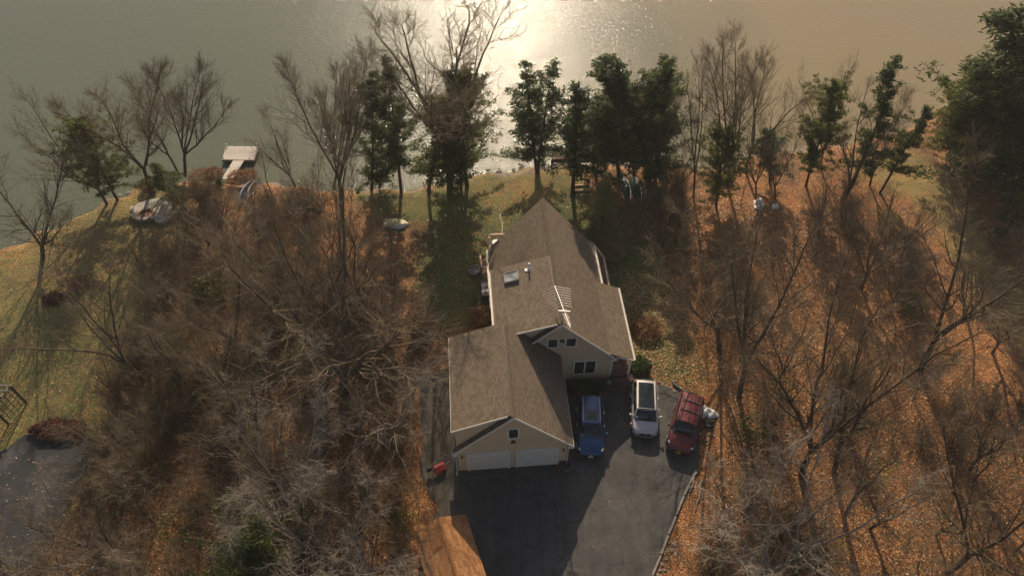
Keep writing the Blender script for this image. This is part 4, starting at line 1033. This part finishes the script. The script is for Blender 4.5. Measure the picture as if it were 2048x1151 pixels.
# kinds
K=dict(
 tall=Kind([make_bare('bare_tree',11+i,'trunk','twig',forks=3+i%2,spread=.42,low=.20,dens=1.0) for i in range(3)]),
 vase=Kind([make_bare('bare_tree',31+i,'trunk','twig',forks=4+i%2,spread=.62,low=.16,dens=.95,twl=.9) for i in range(3)]),
 fan=Kind([make_bare('bare_tree',41,'trunk','twig',forks=9,spread=.52,low=.36,dens=1.0,trunk_r=.17,start=4,twl=.75)]),
 shore=Kind([make_bare('bare_tree',43+i,'trunk','twig',forks=3+i,spread=.50,low=.22,dens=1.3,start=3,twl=.8) for i in range(3)]),
 pole=Kind([make_bare('bare_tree',51+i,'trunk','twig',forks=1+i%2,spread=.26,low=.30,dens=.85,trunk_r=.11) for i in range(3)]),
 pale=Kind([make_bare('bare_tree',71+i,'pale_bark','pale_twig',forks=4,spread=.65,low=.22,dens=1.0,twl=.75,curl=.17,up2=.05,trunk_r=.115) for i in range(2)]),
 cedar=Kind([make_ever('evergreen_tree',91+i,'cedar',rad=3.5+.5*(i%3),low=.10+.04*(i%2),gap=.45,nb=74) for i in range(5)]),
 thin=Kind([make_ever('evergreen_tree',101+i,'cedar',rad=3.0,low=.26,gap=.6,nb=70) for i in range(2)]),
 wide=Kind([make_ever('evergreen_tree',111+i,'cedar_warm',rad=3.6,low=.20,shape='round',gap=.42,nb=105,size=.14) for i in range(3)]),
 twin=Kind([make_ever('evergreen_tree',121,'cedar',rad=3.0,low=.17,gap=.45,nb=112,ntop=2)]),
 pine=Kind([make_ever('pine_tree',131,'pine',rad=2.3,low=.10,shape='cone',gap=.3,nb=80,size=.12)]),
)
def place(kind,i,base,top,label,group=None,cat='tree',sxy=None,rz=None,name=None):
    b_=G(*base); t=tip(top[0],top[1],b_.y); h=max(1.0,t.z); dx=t.x-b_.x; L=math.hypot(h,dx)
    o=K[kind].get(i); tag(o,label,cat,group)
    if group is None and 'group' in o: del o['group']
    s=L/10.0; w=s if sxy is None else sxy*s
    ang=math.atan2(dx,h); ang=max(-.5,min(.5,ang))
    if rz is None: rz=random.uniform(0,6.28)
    o.rotation_euler=(Matrix.Rotation(ang,3,'Y')@Matrix.Rotation(rz,3,'Z')).to_euler()
    zz=0.0
    o.location=(b_.x,b_.y,-.05); o.scale=(w,w,s)
    if name: o.name=name
    return o
KO=[((60,930),5.0),((100,1000),3.4),((40,1060),3.5),((1385,850),4.6),((1390,950),4.2),((1340,1080),4.0),((1310,1180),4.0),((880,1080),4.6),((930,1200),4.6),((870,930),3.4),((880,780),3.2),((900,650),3.2),((460,350),4.0),((490,388),5.5),((300,425),4.2),((790,445),3.6),((1520,410),2.5)]
KOW=[(*G(*p)[:2],r) for p,r in KO]
LK=[]  # keep-outs for the scatter: positions of the placed trees
def PT(*a,**k):
    o=place(*a,**k); LK.append((o.location.x,o.location.y)); return o
# --- shoreline, west
PT('vase',0,(85,515),(75,325),'bare tree with crooked limbs at the far left shore of the lawn',sxy=1.1)
PT('shore',1,(304,384),(205,135),'bare tree leaning left over the lake, behind the dark evergreen',sxy=.95)
PT('shore',0,(356,345),(268,170),'bare tree leaning left between the two other lakeside bare trees',sxy=.8)
PT('shore',2,(370,346),(365,138),'upright forked bare tree at the water left of the dock',sxy=.85)
PT('vase',1,(214,408),(95,215),'bare tree with long limbs spreading left over the water',sxy=1.0)
PT('wide',0,(236,400),(178,240),'dark evergreen with a broad ragged crown leaning over the west shore',sxy=1.0)
PT('cedar',0,(345,392),(350,325),'small dark conical evergreen beside the stone patio',sxy=1.7)
PT('cedar',1,(430,385),(430,350),'low dark evergreen bush at the foot of the gangway',sxy=1.1)
# --- shoreline, middle
PT('shore',1,(684,420),(628,118),'tall forked bare tree on the lawn edge between dock and evergreens',sxy=.8)
PT('shore',2,(668,372),(690,150),'slim bare tree at the shore right of the tall forked one',sxy=.7)
PT('vase',2,(590,370),(548,238),'short bare tree at the water right of the dock',sxy=.9)
PT('pole',2,(545,392),(510,290),'small bare tree between the kayaks and the short bare tree',sxy=1.0)
PT('pole',1,(636,368),(645,300),'thin low bare sapling at the shore left of the evergreens',sxy=1.0)
PT('fan',0,(900,382),(890,45),'largest bare tree with wide fan crown against the sun glint',sxy=1.15,rz=.5)
PT('cedar',2,(742,375),(716,145),'leftmost tall narrow evergreen of the middle shore',sxy=.75)
PT('cedar',0,(758,372),(752,262),'low dark evergreen behind the leftmost narrow evergreen',sxy=1.1)
PT('thin',0,(802,385),(768,118),'sparse crooked evergreen with a leaning top',sxy=.75)
PT('thin',1,(857,382),(842,195),'thin trunked evergreen left of the largest bare tree',sxy=1.1)
PT('cedar',1,(905,378),(893,165),'evergreen pressed against the trunk of the largest bare tree',sxy=.85)
PT('wide',1,(922,380),(925,150),'dense evergreen just right of the largest bare tree',sxy=.66)
PT('cedar',2,(935,372),(938,148),'rightmost evergreen of the middle clump with dense drooping side',sxy=1.05)
# --- shoreline, right of the glint
PT('twin',0,(1075,345),(1075,118),'twin topped evergreen alone against the bright glint',sxy=.95,rz=0)
PT('thin',0,(1145,388),(1150,172),'slender evergreen nearest the tip of the house roof',sxy=1.2)
PT('cedar',0,(1192,352),(1214,165),'evergreen with reddish trunk right of the slender one',sxy=1.0)
PT('wide',0,(1212,343),(1200,225),'lower evergreen behind the reddish trunk',sxy=1.0)
PT('cedar',1,(1240,350),(1252,128),'tall evergreen in the centre of the eastern clump',sxy=1.0)
PT('wide',1,(1268,356),(1276,190),'broad olive tinted evergreen in front of the eastern clump',sxy=1.0)
PT('cedar',2,(1290,352),(1300,125),'tallest pointed evergreen of the eastern clump',sxy=1.0)
PT('thin',1,(1300,372),(1322,140),'dark evergreen with bare lower trunk in the eastern clump',sxy=1.4)
PT('cedar',0,(1310,365),(1338,150),'rightmost evergreen of the eastern clump, leaning right',sxy=1.15)
PT('pine',0,(1205,470),(1218,352),'pale yellow green young pine behind the house, the larger of two',sxy=.95)
PT('pine',0,(1190,500),(1195,430),'pale yellow green young pine behind the house, the smaller of two',sxy=1.1)
PT('pole',0,(1320,440),(1350,185),'thin bare tree standing in the shade right of the eastern clump',sxy=.8)
PT('pole',2,(1335,450),(1372,260),'leaning bare sapling in the shade right of the eastern clump',sxy=.9)
PT('tall',0,(1387,393),(1392,130),'bare tree with a slim leaning trunk on the bright leaf bank',sxy=.55)
PT('shore',2,(1455,370),(1480,90),'tall bare tree with a broad crown east of the leaf bank',sxy=.7)
PT('wide',0,(1432,412),(1440,272),'olive evergreen in front of the tall broad bare tree',sxy=.95)
PT('shore',0,(1490,340),(1545,120),'bare tree leaning right behind the dark multi stemmed trees',sxy=.8)
PT('vase',2,(1512,392),(1500,240),'dark multi stemmed bare tree beside the pale sheet, left one',sxy=.75)
PT('vase',0,(1550,397),(1560,235),'dark multi stemmed bare tree beside the pale sheet, right one',sxy=.8)
PT('thin',0,(1540,360),(1532,262),'small dark evergreen between the multi stemmed trees',sxy=1.7)
PT('wide',1,(1612,372),(1672,170),'evergreen with a tufted crown on two leaning trunks',sxy=.72)
PT('pole',1,(1480,408),(1500,330),'short leaning sapling left of the pale sheet',sxy=.8)
PT('vase',1,(1640,330),(1665,150),'faint bare tree at the water behind the tufted evergreen',sxy=.7)
PT('thin',1,(1688,398),(1802,142),'long leaning evergreen with thin high foliage',sxy=.85)
PT('tall',2,(1682,402),(1770,190),'leaning bare tree sharing its foot with the long evergreen',sxy=.8)
PT('vase',2,(1740,370),(1812,200),'bare tree leaning right in front of the big evergreens',sxy=.75)
PT('thin',0,(1760,385),(1858,215),'thin dark evergreen leaning towards the big evergreens',sxy=.9)
PT('wide',0,(1898,322),(1915,205),'first big evergreen of the east shore wall, leftmost',sxy=1.0)
PT('wide',1,(1965,340),(1965,140),'big evergreen second from left in the east shore wall',sxy=.9)
PT('cedar',1,(1985,330),(2010,70),'tall evergreen rising behind the east shore wall',sxy=1.2)
PT('wide',0,(2060,352),(2050,150),'big dense evergreen right of centre in the east shore wall',sxy=.95)
PT('cedar',2,(2050,380),(2110,30),'highest evergreen at the upper right corner',sxy=1.3)
PT('wide',1,(1950,300),(1985,120),'evergreen at the water behind the east shore wall',sxy=1.0)
PT('wide',0,(1905,300),(1900,190),'rounded evergreen at the water at the left end of the wall',sxy=.9)
PT('cedar',0,(2120,400),(2180,200),'evergreen at the right frame edge below the highest one',sxy=1.4)
# --- east wood, trees one can tell apart
PT('tall',0,(1477,795),(1505,470),'large bare tree with a thick straight trunk right of the maroon SUV',sxy=.8,rz=2.0)
PT('vase',1,(1440,700),(1430,450),'bare tree with a grey crown behind the large straight one',sxy=.85)
PT('pole',0,(1587,490),(1612,415),'small crooked bare tree on the bright leaves',sxy=1.1)
PT('vase',2,(1722,580),(1790,400),'bare tree with silvery spreading crown over the dark leaf slope',sxy=.95)
PT('tall',2,(1841,742),(2000,400),'tall bare tree leaning right across the mown path',sxy=.95)
PT('pole',2,(1925,590),(1925,430),'bare tree beside the mown path with a forked stem',sxy=1.1)
PT('vase',0,(1985,705),(2035,560),'many stemmed bare tree near the right edge below the path',sxy=1.0)
PT('tall',1,(1606,955),(1700,640),'big forked bare tree in the middle of the east wood',sxy=.9)
PT('tall',0,(1670,945),(1790,690),'leaning bare tree right of the big forked one',sxy=.8)
PT('pole',1,(1690,1040),(1800,830),'slanting bare tree with a long straight stem in the east wood',sxy=.9)
PT('tall',2,(1900,1142),(2090,900),'thick dark bare tree slanting out at the lower right corner',sxy=.8)
PT('pale',1,(1594,1148),(1680,930),'pale bark bare tree rising at the bottom right of centre',sxy=.8)
PT('pale',0,(1520,1170),(1545,1000),'pale twiggy bare tree at the bottom right of the driveway',sxy=.9)
# --- west wood, trees one can tell apart
PT('tall',1,(286,762),(95,545),'tall bare tree leaning left over the west lawn',sxy=.9)
PT('vase',0,(690,792),(640,410),'wide bare tree with grey limbs in the middle of the west wood',sxy=1.1,rz=1.0)
PT('tall',2,(660,735),(560,440),'bare tree with long left limb beside the wide one',sxy=.9)
PT('pole',1,(745,690),(700,440),'slender bare tree behind the wide one near the rowboat',sxy=1.0)
PT('vase',2,(788,640),(785,500),'bare tree nearest the lawn behind the garage',sxy=1.0)
PT('pole',0,(815,700),(850,560),'small bare tree with pale twigs left of the house',sxy=1.3)
PT('pale',0,(769,890),(765,690),'pale barked bare tree reaching its limbs to the garage roof',sxy=1.0,rz=.6)
PT('pale',1,(650,1190),(675,1010),'pale barked bare tree left of the orange shed roof',sxy=.8)
PT('pale',1,(600,1065),(530,870),'silvery bare tree with spread crown low in the west wood',sxy=.8)
PT('pale',0,(200,1150),(150,1030),'pale bare tree over the old parking pad',sxy=1.0)
PT('vase',1,(415,500),(405,400),'dense bare tree between the patio and the kayaks',sxy=1.4)
PT('wide',2,(508,1150),(506,1040),'dull olive evergreen at the bottom of the west wood',sxy=1.0)

# --- the rest of the woods, bare trees scattered with room between them
def scatter(px,n,gap,rg,avoid,big=True):
    P=poly_w(px); x0,y0=P.min(0);x1,y1=P.max(0); out=[]; tries=0
    while len(out)<n and tries<n*60:
        tries+=1; x=rg.uniform(x0,x1); y=rg.uniform(y0,y1)
        if not inside(P,np.array([x]),np.array([y]))[0]: continue
        if any((x-a)**2+(y-b_)**2<gap*gap for a,b_ in out): continue
        if any((x-a)**2+(y-b_)**2<avoid*avoid for a,b_ in LK): continue
        if any((x-a)**2+(y-b_)**2<(r if big else r*.42)**2 for a,b_,r in KOW): continue
        out.append((x,y))
    return out
woods=[
 ('north west wood',[(330,455),(430,400),(520,385),(560,420),(640,470),(640,600),(300,610)],13,2.0,6.5,'bare grey brown tree in the thicket between patio, kayaks and rowboat'),
 ('west wood middle',[(300,610),(640,600),(700,600),(860,640),(850,760),(640,780),(240,780)],16,2.1,6.8,'bare tree in the brown wood left of the garage'),
 ('west wood lower',[(240,780),(640,780),(830,790),(830,960),(640,960),(190,960)],16,2.1,7.0,'bare tree in the dense wood between parking pad and garage'),
 ('south west corner',[(150,1000),(190,960),(640,960),(840,960),(850,1030),(800,1080),(820,1300),(-100,1300)],19,2.2,6.8,'bare tree in the dense wood along the bottom left'),
 ('east wood upper',[(1400,470),(1470,430),(1500,560),(1480,700),(1420,700),(1385,600)],3,2.5,5.5,'bare tree on the leaf bank behind the maroon SUV'),
 ('east slope',[(1620,430),(1700,420),(1800,480),(1880,640),(1800,760),(1620,640)],6,2.5,5.5,'bare tree on the leafy slope below the mown path'),
 ('east wood middle',[(1450,740),(1620,700),(1830,780),(2060,760),(2200,900),(2060,960),(1700,920),(1450,930)],7,2.8,6.2,'bare tree in the wood right of the driveway'),
 ('south east corner',[(1420,960),(1700,940),(2060,960),(2300,1000),(2300,1300),(1400,1300)],12,2.8,6.2,'bare tree in the wood along the bottom right'),
 ('far east wood',[(1880,430),(2000,470),(2200,640),(2200,860),(2060,760),(1990,640)],4,2.6,6.5,'bare tree at the right edge between path and wood'),
]
kinds_=['tall','vase','pole','vase','pole','tall','pole','vase']
cnt=0
ORD=['first','second','third','fourth','fifth','sixth','seventh','eighth','ninth','tenth']
ZD={'north west wood':'thicket below the kayaks','west wood middle':'wood left of the house','west wood lower':'wood left of the garage','south west corner':'wood left of the shed','east wood upper':'bank above maroon SUV','east slope':'slope below the path','east wood middle':'wood right of maroon SUV','south east corner':'wood right of lower driveway','far east wood':'wood at right edge'}
for zn,px,n,gap,hm,lab in woods:
    rg=np.random.RandomState(len(zn)*7+n)
    pts=sorted(scatter(px,n,gap,rg,1.1),key=lambda p:-p[1]); nr=1 if len(pts)<5 else (2 if len(pts)<11 else 3)
    rows=[sorted(pts[i*len(pts)//nr:(i+1)*len(pts)//nr]) for i in range(nr)]
    for ri,row in enumerate(rows):
        rn={1:[''],2:['back ','front '],3:['back ','middle ','front ']}[nr][ri]
        for ci,(x,y) in enumerate(row):
            kd=kinds_[cnt%8] if rg.rand()>.07 else 'pale'; o=K[kd].get(cnt//2+rg.randint(3)); cnt+=1
            h=hm*rg.uniform(.6,1.2)/10; w=h*rg.uniform(.85,1.3)
            sz='tall' if h>hm*.1*.98 else ('small' if h<hm*.1*.78 else 'medium')
            kn={'tall':'spreading','vase':'many limbed','pole':'slender','pale':'pale barked'}[kd]
            tag(o,'%s %s bare tree, %s from left, %srow, %s'%(sz,kn,ORD[min(9,ci)],rn,ZD[zn]),'tree','bare trees of the '+zn)
            o.location=(x,y,-.05); o.scale=(w,w,h); o.rotation_euler=(rg.normal()*.09,rg.normal()*.09,rg.uniform(0,6.28))
for k in K.values(): k.drop_unused()

# ------------------------------------------------------------------ shrubs
def shrub_mesh(seed,Ht=2.0,stems=26,spread=.55,tw=1.0):
    rg=np.random.RandomState(seed); B=[]
    for s in range(stems):
        a=rg.uniform(0,6.28); t=rg.uniform(.05,spread); d=np.array([math.cos(a)*math.sin(t),math.sin(a)*math.sin(t),math.cos(t)])
        n0=stem(rg,np.array([rg.normal()*.12,rg.normal()*.12,-.1]),d,Ht*rg.uniform(.6,1.1),.016,.005,6,.12,.01,B)
        for i in range(1,len(n0)):
            for _ in range(3):
                if rg.rand()<.8*tw:
                    n1=stem(rg,n0[i][0]+0,side_dir(rg,n0[i][1],rg.uniform(.4,1.0)),rg.uniform(.25,.8)*Ht/2,.008,.004,3,.15,.04,B)
                    for j in(1,2,3):
                        if rg.rand()<.7*tw: stem(rg,n1[j][0]+0,side_dir(rg,n1[j][1],.7),rg.uniform(.1,.35),.005,.0035,1,.1,.05,B)
    return B
bare_shrubs=[]
for i in range(4):
    o=tubes_mesh('bare_shrub',shrub_mesh(200+i,stems=20+4*i,spread=.5+.12*i),M['brush' if i%2 else 'twig'],None,3); bare_shrubs.append(o)
su=[False]*4
def put_shrub(x,y,s,lab,group,rg):
    k=rg.randint(4)
    if not su[k]: o=bare_shrubs[k]; su[k]=True
    else: o=bare_shrubs[k].copy(); C.objects.link(o)
    o.location=(x,y,0); o.scale=(s*rg.uniform(.9,1.4),s*rg.uniform(.9,1.4),s); o.rotation_euler=(0,0,rg.uniform(0,6.28)); tag(o,lab,'shrub',group)
brushes=[('north west thicket',woods[0][1],15,'low bare brown shrub in the thicket between patio, kayaks and rowboat'),
 ('west thicket',woods[1][1],28,'low bare brown shrub under the trees left of the garage'),
 ('lower west thicket',woods[2][1],28,'low bare brown shrub under the trees between parking pad and garage'),
 ('bottom left thicket',woods[3][1],30,'low bare brown shrub under the trees along the bottom left'),
 ('bottom right thicket',[(1420,930),(1600,940),(1700,1151),(1700,1260),(1380,1260),(1380,1080)],16,'low bare brown shrub beside the lower right of the driveway'),
 ('east thicket',woods[6][1],12,'low bare brown shrub under the trees right of the maroon SUV'),
 ('far east thicket',[(1640,340),(1780,380),(1830,560),(1900,640),(1850,700),(1700,560),(1620,420)],5,'low bare shrub on the slope beside the mown path'),
 ('shore thicket',[(380,400),(520,390),(620,392),(640,420),(420,430)],10,'low bare shrub along the reedy shore'),
 ('shade thicket',[(1290,380),(1360,360),(1380,520),(1340,540),(1300,470)],7,'thin dark shrub in the shade right of the young pines')]
for zn,px,n,lab in brushes:
    rg=np.random.RandomState(n+len(zn))
    for (x,y) in scatter(px,n,.9,rg,.4,False): put_shrub(x,y,rg.uniform(.7,1.5),lab,'bare shrubs of the '+zn,rg)
def leafbush(name,label,px,r,h,mat,n=900,size=.07,seed=0,group=None,stems=True,cat='bush',dim=None):
    rg=np.random.RandomState(seed+px[0]); b_=G(*px); root=thing(name,label,cat,b_,0,group)
    c=rg.normal(size=(n,3)); c/=np.linalg.norm(c,axis=1,keepdims=True); c*=rg.uniform(.35,1,size=(n,1))**.5; c+=.25*np.sin(c[:,[1,2,0]]*6+seed)*.4
    dx,dy=dim or (1,1)
    c=c*np.array([r*dx,r*dy,h*.5])+np.array([0,0,h*.5]); c[:,2]=np.abs(c[:,2])
    V_,F_=leaf_cards(rg,c,size,2,.04); raw('leaves',V_,F_,M[mat],root)
    if stems:
        T=[]
        for i in range(14):
            a=rg.uniform(0,6.28); t=rg.uniform(.1,.8); stem(rg,np.array([0,0,-.05]),np.array([math.cos(a)*math.sin(t),math.sin(a)*math.sin(t),math.cos(t)]),h*.8,.014,.006,4,.1,.02,T)
        tubes_mesh('stems',T,M['brush'],root,3)
    return root
leafbush('leafy_shrub','yellow green leafy shrub in the wood nearest the patio',(432,600),1.3,3.0,'leafy',500,.09,1)
leafbush('leafy_shrub','yellowish shrub deep in the wood right of the west lawn',(330,790),1.2,1.8,'leafy',260,.08,2)
leafbush('leafy_shrub','sparse yellow shrub low in the west wood below the lawn',(285,925),1.2,1.6,'leafy',220,.08,3)
leafbush('leafy_shrub','dark green shrub at the foot of the leaning west tree',(345,690),1.1,2.2,'green',700,.08,4)
leafbush('leafy_shrub','dark green shrub under the pale barked tree',(600,735),1.0,1.6,'green',400,.08,5)
leafbush('leafy_shrub','mossy green shrub beside the orange shed roof',(800,1045),.8,1.2,'leafy',420,.08,6)
leafbush('leafy_shrub','bright green shrub at the corner of the covered porch',(1278,742),.85,1.2,'green',1500,.07,7,stems=False)
leafbush('leafy_shrub','yellow green shrub on the leaf slope near the far right',(1820,620),1.2,1.5,'leafy',360,.08,8)
leafbush('leafy_shrub','yellow shrub among the trees below the mown path',(1770,450),.9,1.5,'leafy',300,.08,9)
leafbush('leafy_shrub','lime green drooping shrub at the edge of shade behind the house',(1352,500),.8,1.9,'leafy',700,.08,10)
leafbush('leafy_shrub','bright lime shrub at the right frame edge',(2040,430),1.3,2.4,'leafy',900,.09,11)
leafbush('leafy_shrub','olive shrub right of the lower driveway',(1500,870),1.2,2.0,'green',330,.08,12)
leafbush('leafy_shrub','small olive shrub in the middle of the east wood',(1740,960),1.1,1.6,'leafy',240,.08,13)
for i,(px,mt_,w_) in enumerate((((380,700),'leafy','nearest the west lawn'),((470,850),'leafy','in the dense lower west wood'),((560,640),'green','under the wide grey limbed tree'),((640,860),'leafy','in the wood left of the wheelbarrow'),((360,1060),'leafy','near the bottom of the west wood'),((240,1020),'green','beside the old parking pad'),((700,690),'green','between the trunks of the grey trees'),((540,760),'green','deep in the middle of the west wood'),((1560,790),'green','in the wood right of the loose wheel'),((1640,1080),'leafy','near the bottom of the east wood'))):
    leafbush('leafy_shrub','sparse %s shrub %s'%('yellow' if mt_=='leafy' else 'dark green',w_),px,1.3,1.7,mt_,240,.075,60+i)
leafbush('garden_bed','bed of low green plants along the foot of the gable wall',(1172,779),1.55,.65,'green',2600,.08,14,stems=False,cat='flower bed',dim=(1,.38))
leafbush('leafy_shrub','orange tipped shrub beside the west wall of the house',(962,640),.9,1.3,'reed',900,.07,15)
leafbush('bare_shrub','grey fuzzy round shrub right of the east deck',(1222,515),1.1,1.6,'brush',2600,.035,16)
leafbush('leafy_shrub','reddish brown low shrub right of the porch roof',(1292,660),1.2,.7,'reed',1500,.06,17)
leafbush('leafy_shrub','rusty red shrub at the edge of the west lawn',(252,775),.9,1.1,'redleaf',900,.07,18)
for i,(px,lab,r) in enumerate((((405,362),'rusty reed clump on the shore left of the gangway',1.2),((430,356),'rusty reed clump touching the left side of the gangway',.9),((478,364),'rusty reed clump on the right side of the gangway',1.0),((498,360),'rusty reed clump behind the blue kayak',.9),((300,378),'pale reed clump on the shore above the patio',.8))):
    leafbush('reed_clump',lab,px,r,1.0,'reed',1500,.05,20+i,stems=False,cat='reeds',group='reed clumps on the shore')
leafbush('flower_bed','long bed of dark red plants at the top of the old parking pad',(120,862),1.9,.6,'redleaf',3600,.07,30,stems=False,cat='flower bed',dim=(1,.42))
leafbush('flower_bed','round bed of red brown plants on the west lawn, the lower of two',(108,598),.75,.4,'redleaf',900,.06,31,stems=False,cat='flower bed')
leafbush('flower_bed','round bed of pale brown plants on the west lawn, the upper of two',(160,568),.95,.4,'reed',900,.05,32,stems=False,cat='flower bed')

# dead branches and logs
def log(px1,px2,r,label,mat='greywood',name='fallen_log'):
    a,b_=G(*px1),G(*px2); c=(a+b_)/2; m=MB(); k=5
    pts=[(a.lerp(b_,i/k)-c)+Vector((random.uniform(-.05,.05),random.uniform(-.05,.05),r+.02)) for i in range(k+1)]; m.tube(pts,r,7,True,r*.6); tag(obj(name,m,M[mat],None,loc=c),label,'log')
log((846,470),(874,464),.07,'pale dead branch on the grass right of the rowboat','pale_bark','dead_branch')
log((1392,945),(1380,985),.07,'second timber lying outside the driveway edging')
log((1404,960),(1392,1020),.06,'grey fallen pole on the leaves right of the driveway')

# ------------------------------------------------------------------ shore rocks
rg=np.random.RandomState(5)
def along(pts,gap):
    out=[]
    for a,b_ in zip(pts[:-1],pts[1:]):
        n=max(1,int(np.hypot(*(b_-a))/gap)); out += [a+(b_-a)*i/n for i in range(n)]
    return out
for p in along(shore[3:11],.85): put_rock(Vector((p[0]+rg.normal()*.15,p[1]+rg.normal()*.25-.2,-.55)),rg.uniform(.12,.26),'grey brown rock along the waterline of the west lawn','rocks along the west waterline')
for p in along(shore[20:26],.5): put_rock(Vector((p[0]+rg.normal()*.15,p[1]+rg.normal()*.3-.1,-.6)),rg.uniform(.14,.34),'dark rock along the waterline below the glint','rocks along the middle waterline')
for p in along(shore[26:30],.55): put_rock(Vector((p[0]+rg.normal()*.15,p[1]+rg.normal()*.2+.2,-.72)),rg.uniform(.12,.26),'small pale rock in the shallows off the little beach','rocks along the beach waterline')
for u in used:
    pass

# ------------------------------------------------------------------ underbrush and loose leaves nobody could count
def area_points(px,n,rg):
    P=poly_w(px); x0,y0=P.min(0);x1,y1=P.max(0); q=rg.uniform(size=(n*4,2))*[x1-x0,y1-y0]+[x0,y0]
    return q[inside(P,q[:,0],q[:,1])][:n]
rg=np.random.RandomState(8); segs=[]
dens=[(woods[0][1],1500),(woods[1][1],2000),(woods[2][1],2000),(woods[3][1],2400),(woods[6][1],900),(woods[7][1],1600),(woods[8][1],500),(brushes[6][1],500),([(1400,470),(1470,430),(1500,700),(1440,740),(1385,600)],700)]
for px,n in dens:
    for x,y in area_points(px,n,rg):
        a=rg.uniform(0,6.28); t=rg.uniform(.1,1.0); d=np.array([math.cos(a)*math.sin(t),math.sin(a)*math.sin(t),math.cos(t)])
        nd=stem(rg,np.array([x,y,-.02]),d,rg.uniform(.4,1.8),.009,.004,4,.22,-.02,segs)
        for j in(1,2,3):
            stem(rg,nd[j][0]+0,side_dir(rg,nd[j][1],.7),rg.uniform(.2,.6),.005,.003,2,.2,.0,segs)
o=tubes_mesh('underbrush',segs,M['brush'],None,3); struct(o,'stuff'); o['label']='tangle of thin brown stems under the trees'
def leafcards(name,areas,mat,lab,size=.05,z=.05):
    rg=np.random.RandomState(9); pts=[]
    for px,n in areas:
        q=area_points(px,n,rg); pts.append(np.column_stack([q,np.full(len(q),z)+rg.uniform(0,.04,len(q))]))
    c=np.concatenate(pts); n=len(c); a=rg.uniform(0,6.28,n); tl=rg.normal(size=(n,2))*.35
    u=np.column_stack([np.cos(a),np.sin(a),tl[:,0]])*size; v=np.column_stack([-np.sin(a),np.cos(a),tl[:,1]])*size*.7
    V_=np.stack([c-u,c+v,c+u,c-v],1).reshape(-1,3); o=raw(name,V_,np.arange(n*4).reshape(-1,4),mat); struct(o,'stuff'); o['label']=lab
m_,n_,l_,b_=new_mat('loose_leaf',.5,(.3,.15,.05)); ge=n_.new('ShaderNodeNewGeometry'); r_=ramp(n_,[(0,(.09,.035,.012)),(.5,(.30,.13,.04)),(.85,(.50,.27,.09)),(1,(.68,.50,.26))]); l_.new(ge.outputs['Random Per Island'],r_.inputs[0]); l_.new(r_.outputs[0],b_.inputs['Base Color'])
leafcards('fallen_leaves',[(lawn_left,1800),(lawn_mid,1600),(lawn_right,2600),(woods[7][1],9000),(woods[6][1],8000),([(1380,380),(1480,400),(1620,420),(1800,640),(1800,760),(1440,800),(1400,600)],12000),(woods[1][1],5000),(woods[2][1],4000),(woods[3][1],4000),(woods[0][1],3000)],m_,'loose dry leaves lying over grass and woodland floor')

# ------------------------------------------------------------------ the air over the lake
hm_=bpy.data.materials.new('haze_air'); hm_.use_nodes=True; hn=hm_.node_tree.nodes; hn.clear()
vo_=hn.new('ShaderNodeVolumePrincipled'); vo_.inputs['Color'].default_value=(.95,.93,.88,1); vo_.inputs['Density'].default_value=.00034; vo_.inputs['Anisotropy'].default_value=.2
ho_=hn.new('ShaderNodeOutputMaterial'); hm_.node_tree.links.new(vo_.outputs[0],ho_.inputs['Volume'])
mb=MB(); mb.box((0,1100,20.5),(2000,3000,48)); hz=obj('haze',mb,hm_); struct(hz,'stuff'); hz['label']='thin pale haze in the air over land and lake'
